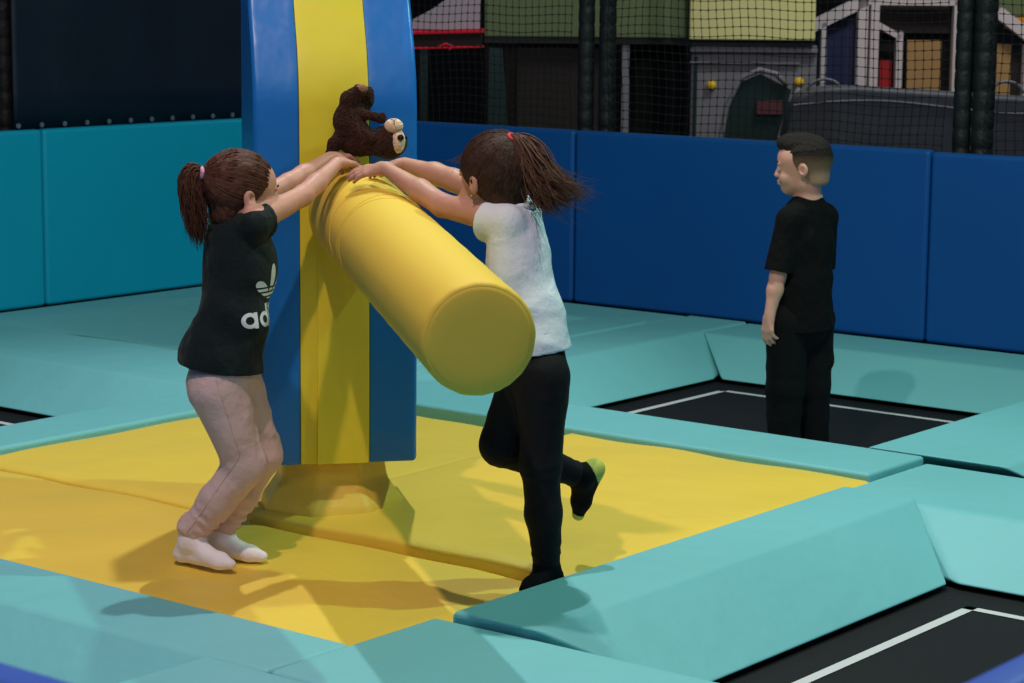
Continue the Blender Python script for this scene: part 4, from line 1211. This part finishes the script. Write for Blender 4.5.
# ================================================================= plush monkey lying upside down on the hands
def monkey():
    base = Vector((4.3993, 4.5638, -.018)); 
    root = empty('plush_monkey', (0, 0, 0), YAW-PI/2)
    off = np.array([.392, .47, 1.142]); root.location = base+RR*float(off[0])+FH*float(off[1])+Vector((0, 0, float(off[2])))
    tag(root, 'brown plush monkey with a tan face lying upside down on top of the padded arm', 'plush toy')
    def fuzz(X, Y, Z): return (.0016*np.sin(X*260+3*np.sin(Z*140))*np.sin(Z*230+2*np.sin(Y*170))*1.0+.0008*np.sin(Y*500+X*320)).astype(np.float32)
    S = Sculpt((-.13, -.10, -.05), (.16, .10, .24), .003)
    S.limb((-.040, 0, .085), (.010, 0, .035), .042, .036, .02)           # trunk
    S.limb((-.036, 0, .11), (-.030, -.01, .150), .034, .027, .02).limb((-.030, -.01, .150), (-.002, -.02, .176), .027, .021, .012)  # leg up
    S.limb((-.01, .02, .10), (.016, .02, .150), .026, .021, .015).limb((.016, .02, .15), (.020, .01, .172), .021, .018, .012)
    S.limb((-.045, -.01, .06), (-.078, -.02, .020), .022, .017, .012).limb((-.078, -.02, .02), (-.088, -.02, -.012), .017, .016, .01)  # arm hanging left
    S.limb((.005, -.02, .05), (.035, -.035, .040), .020, .016, .012)
    S.blob((.082, 0, .026), (.056, .054, .050), .012)                     # head
    S.blob((-.002, .0, .018), (.062, .036, .036), .02); S.limb((.0, -.01, .11), (.060, -.02, .098), .016, .012, .012)
    S.warp(fuzz); S.mesh('body', 1, M['plush'], root)
    def b_(nm, c, rr, mt, fz=False, ax=None):
        T = Sculpt(np.array(c)-.05, np.array(c)+.05, .0022); T.blob(c, rr, 0, ax)
        if fz: T.warp(fuzz)
        return T.mesh(nm, 1, M[mt], root)
    b_('ear', (.062, -.020, .098), (.017, .010, .017), 'plush', True)
    b_('ear', (.030, -.02, -.0), (.014, .010, .014), 'plush', True)
    b_('face_patch', (.112, -.026, .030), (.022, .032, .036), 'plush_l')
    b_('muzzle', (.100, -.034, .076), (.028, .024, .022), 'plush_l')
    b_('foot_sole', (.006, -.030, .184), (.018, .012, .013), 'plush_l').data.materials[0] = M['tan_soft']
    for c, r0 in (((.121, -.054, .042), .0100), ((.130, -.016, .038), .0095)):
        b = bmesh.new(); bmesh.ops.create_uvsphere(b, u_segments=16, v_segments=12, radius=r0)
        for v in b.verts: v.co += Vector(c)
        obj('eye', b, M['bead'], root, True)
    b = bmesh.new(); add_tube(b, [(.102, -.056, .094), (.103, -.058, .080)], .0012, 5); add_tube(b, [(.092, -.055, .096), (.102, -.057, .094), (.109, -.054, .095)], .0012, 5)
    obj('stitched_mouth', b, M['bead'], root)
M['tan_soft'] = material('tan_sole_plush', lin(150, 110, 82), .95, .1, [(150, .5, 3)])
girl_left(); girl_right(); boy(); monkey()
# ---------------------------------------------------------------- light
def spot(name, loc, target, power, col, size=.25, cone=100, blend=.5):
    l = bpy.data.lights.new(name, 'SPOT'); l.energy = power; l.color = col[:3]; l.shadow_soft_size = size
    l.spot_size = math.radians(cone); l.spot_blend = blend
    o = bpy.data.objects.new(name, l); COL.objects.link(o); o.location = loc
    o.rotation_euler = (Vector(target)-Vector(loc)).to_track_quat('-Z', 'Y').to_euler()
    return o
spot('ceiling_and_fill_spot', (2.4, 3.2, 5.3), (5.6, 4.4, 0), 500, (1, .76, .70), .06, 120)
spot('ceiling_and_fill_spot', (6.55, 5.55, 6.0), (5.0, 4.8, 0), 660, (.93, .97, 1), .04, 78, .7)
spot('ceiling_and_fill_spot', (6.9, 2.1, 4.7), (5.2, 5.2, 0), 400, (.60, 1, .74), .05, 125)
spot('ceiling_and_fill_spot', (12.0, 5.5, 5.0), (15, 10.5, .5), 380, (1, .95, .9), .6, 120)
spot('ceiling_and_fill_spot', (.8, .2, 5.0), (5.0, 4.2, .5), 170, (.92, .97, 1), .8, 90)  # soft fill lamp, added to brighten the side facing the camera
w = bpy.data.worlds.new('world'); SC.world = w; w.use_nodes = True
w.node_tree.nodes['Background'].inputs['Color'].default_value = (.55, .75, 1, 1)
w.node_tree.nodes['Background'].inputs['Strength'].default_value = .15

# ---------------------------------------------------------------- camera
cam = bpy.data.cameras.new('camera'); co = bpy.data.objects.new('camera', cam); COL.objects.link(co); SC.camera = co
cam.sensor_width = 36; cam.sensor_fit = 'HORIZONTAL'; cam.lens = 2275.6/1024*36
cam.clip_start = .05; cam.clip_end = 100
cp, sp = math.cos(PITCH), math.sin(PITCH)
F = FH*cp-Vector((0, 0, sp)); UP = FH*sp+Vector((0, 0, cp))
R_ = RR*math.cos(ROLL)+UP*math.sin(ROLL); U_ = UP*math.cos(ROLL)-RR*math.sin(ROLL)
co.matrix_world = Matrix(((R_.x, U_.x, -F.x, 0), (R_.y, U_.y, -F.y, 0), (R_.z, U_.z, -F.z, 1.6), (0, 0, 0, 1)))
cam.dof.use_dof = True; cam.dof.focus_distance = 6.4; cam.dof.aperture_fstop = 9.0
SC.view_settings.view_transform = 'Standard'; SC.view_settings.look = 'None'
SC.view_settings.exposure = 0; SC.view_settings.gamma = 1; SC.view_settings.use_curve_mapping = False
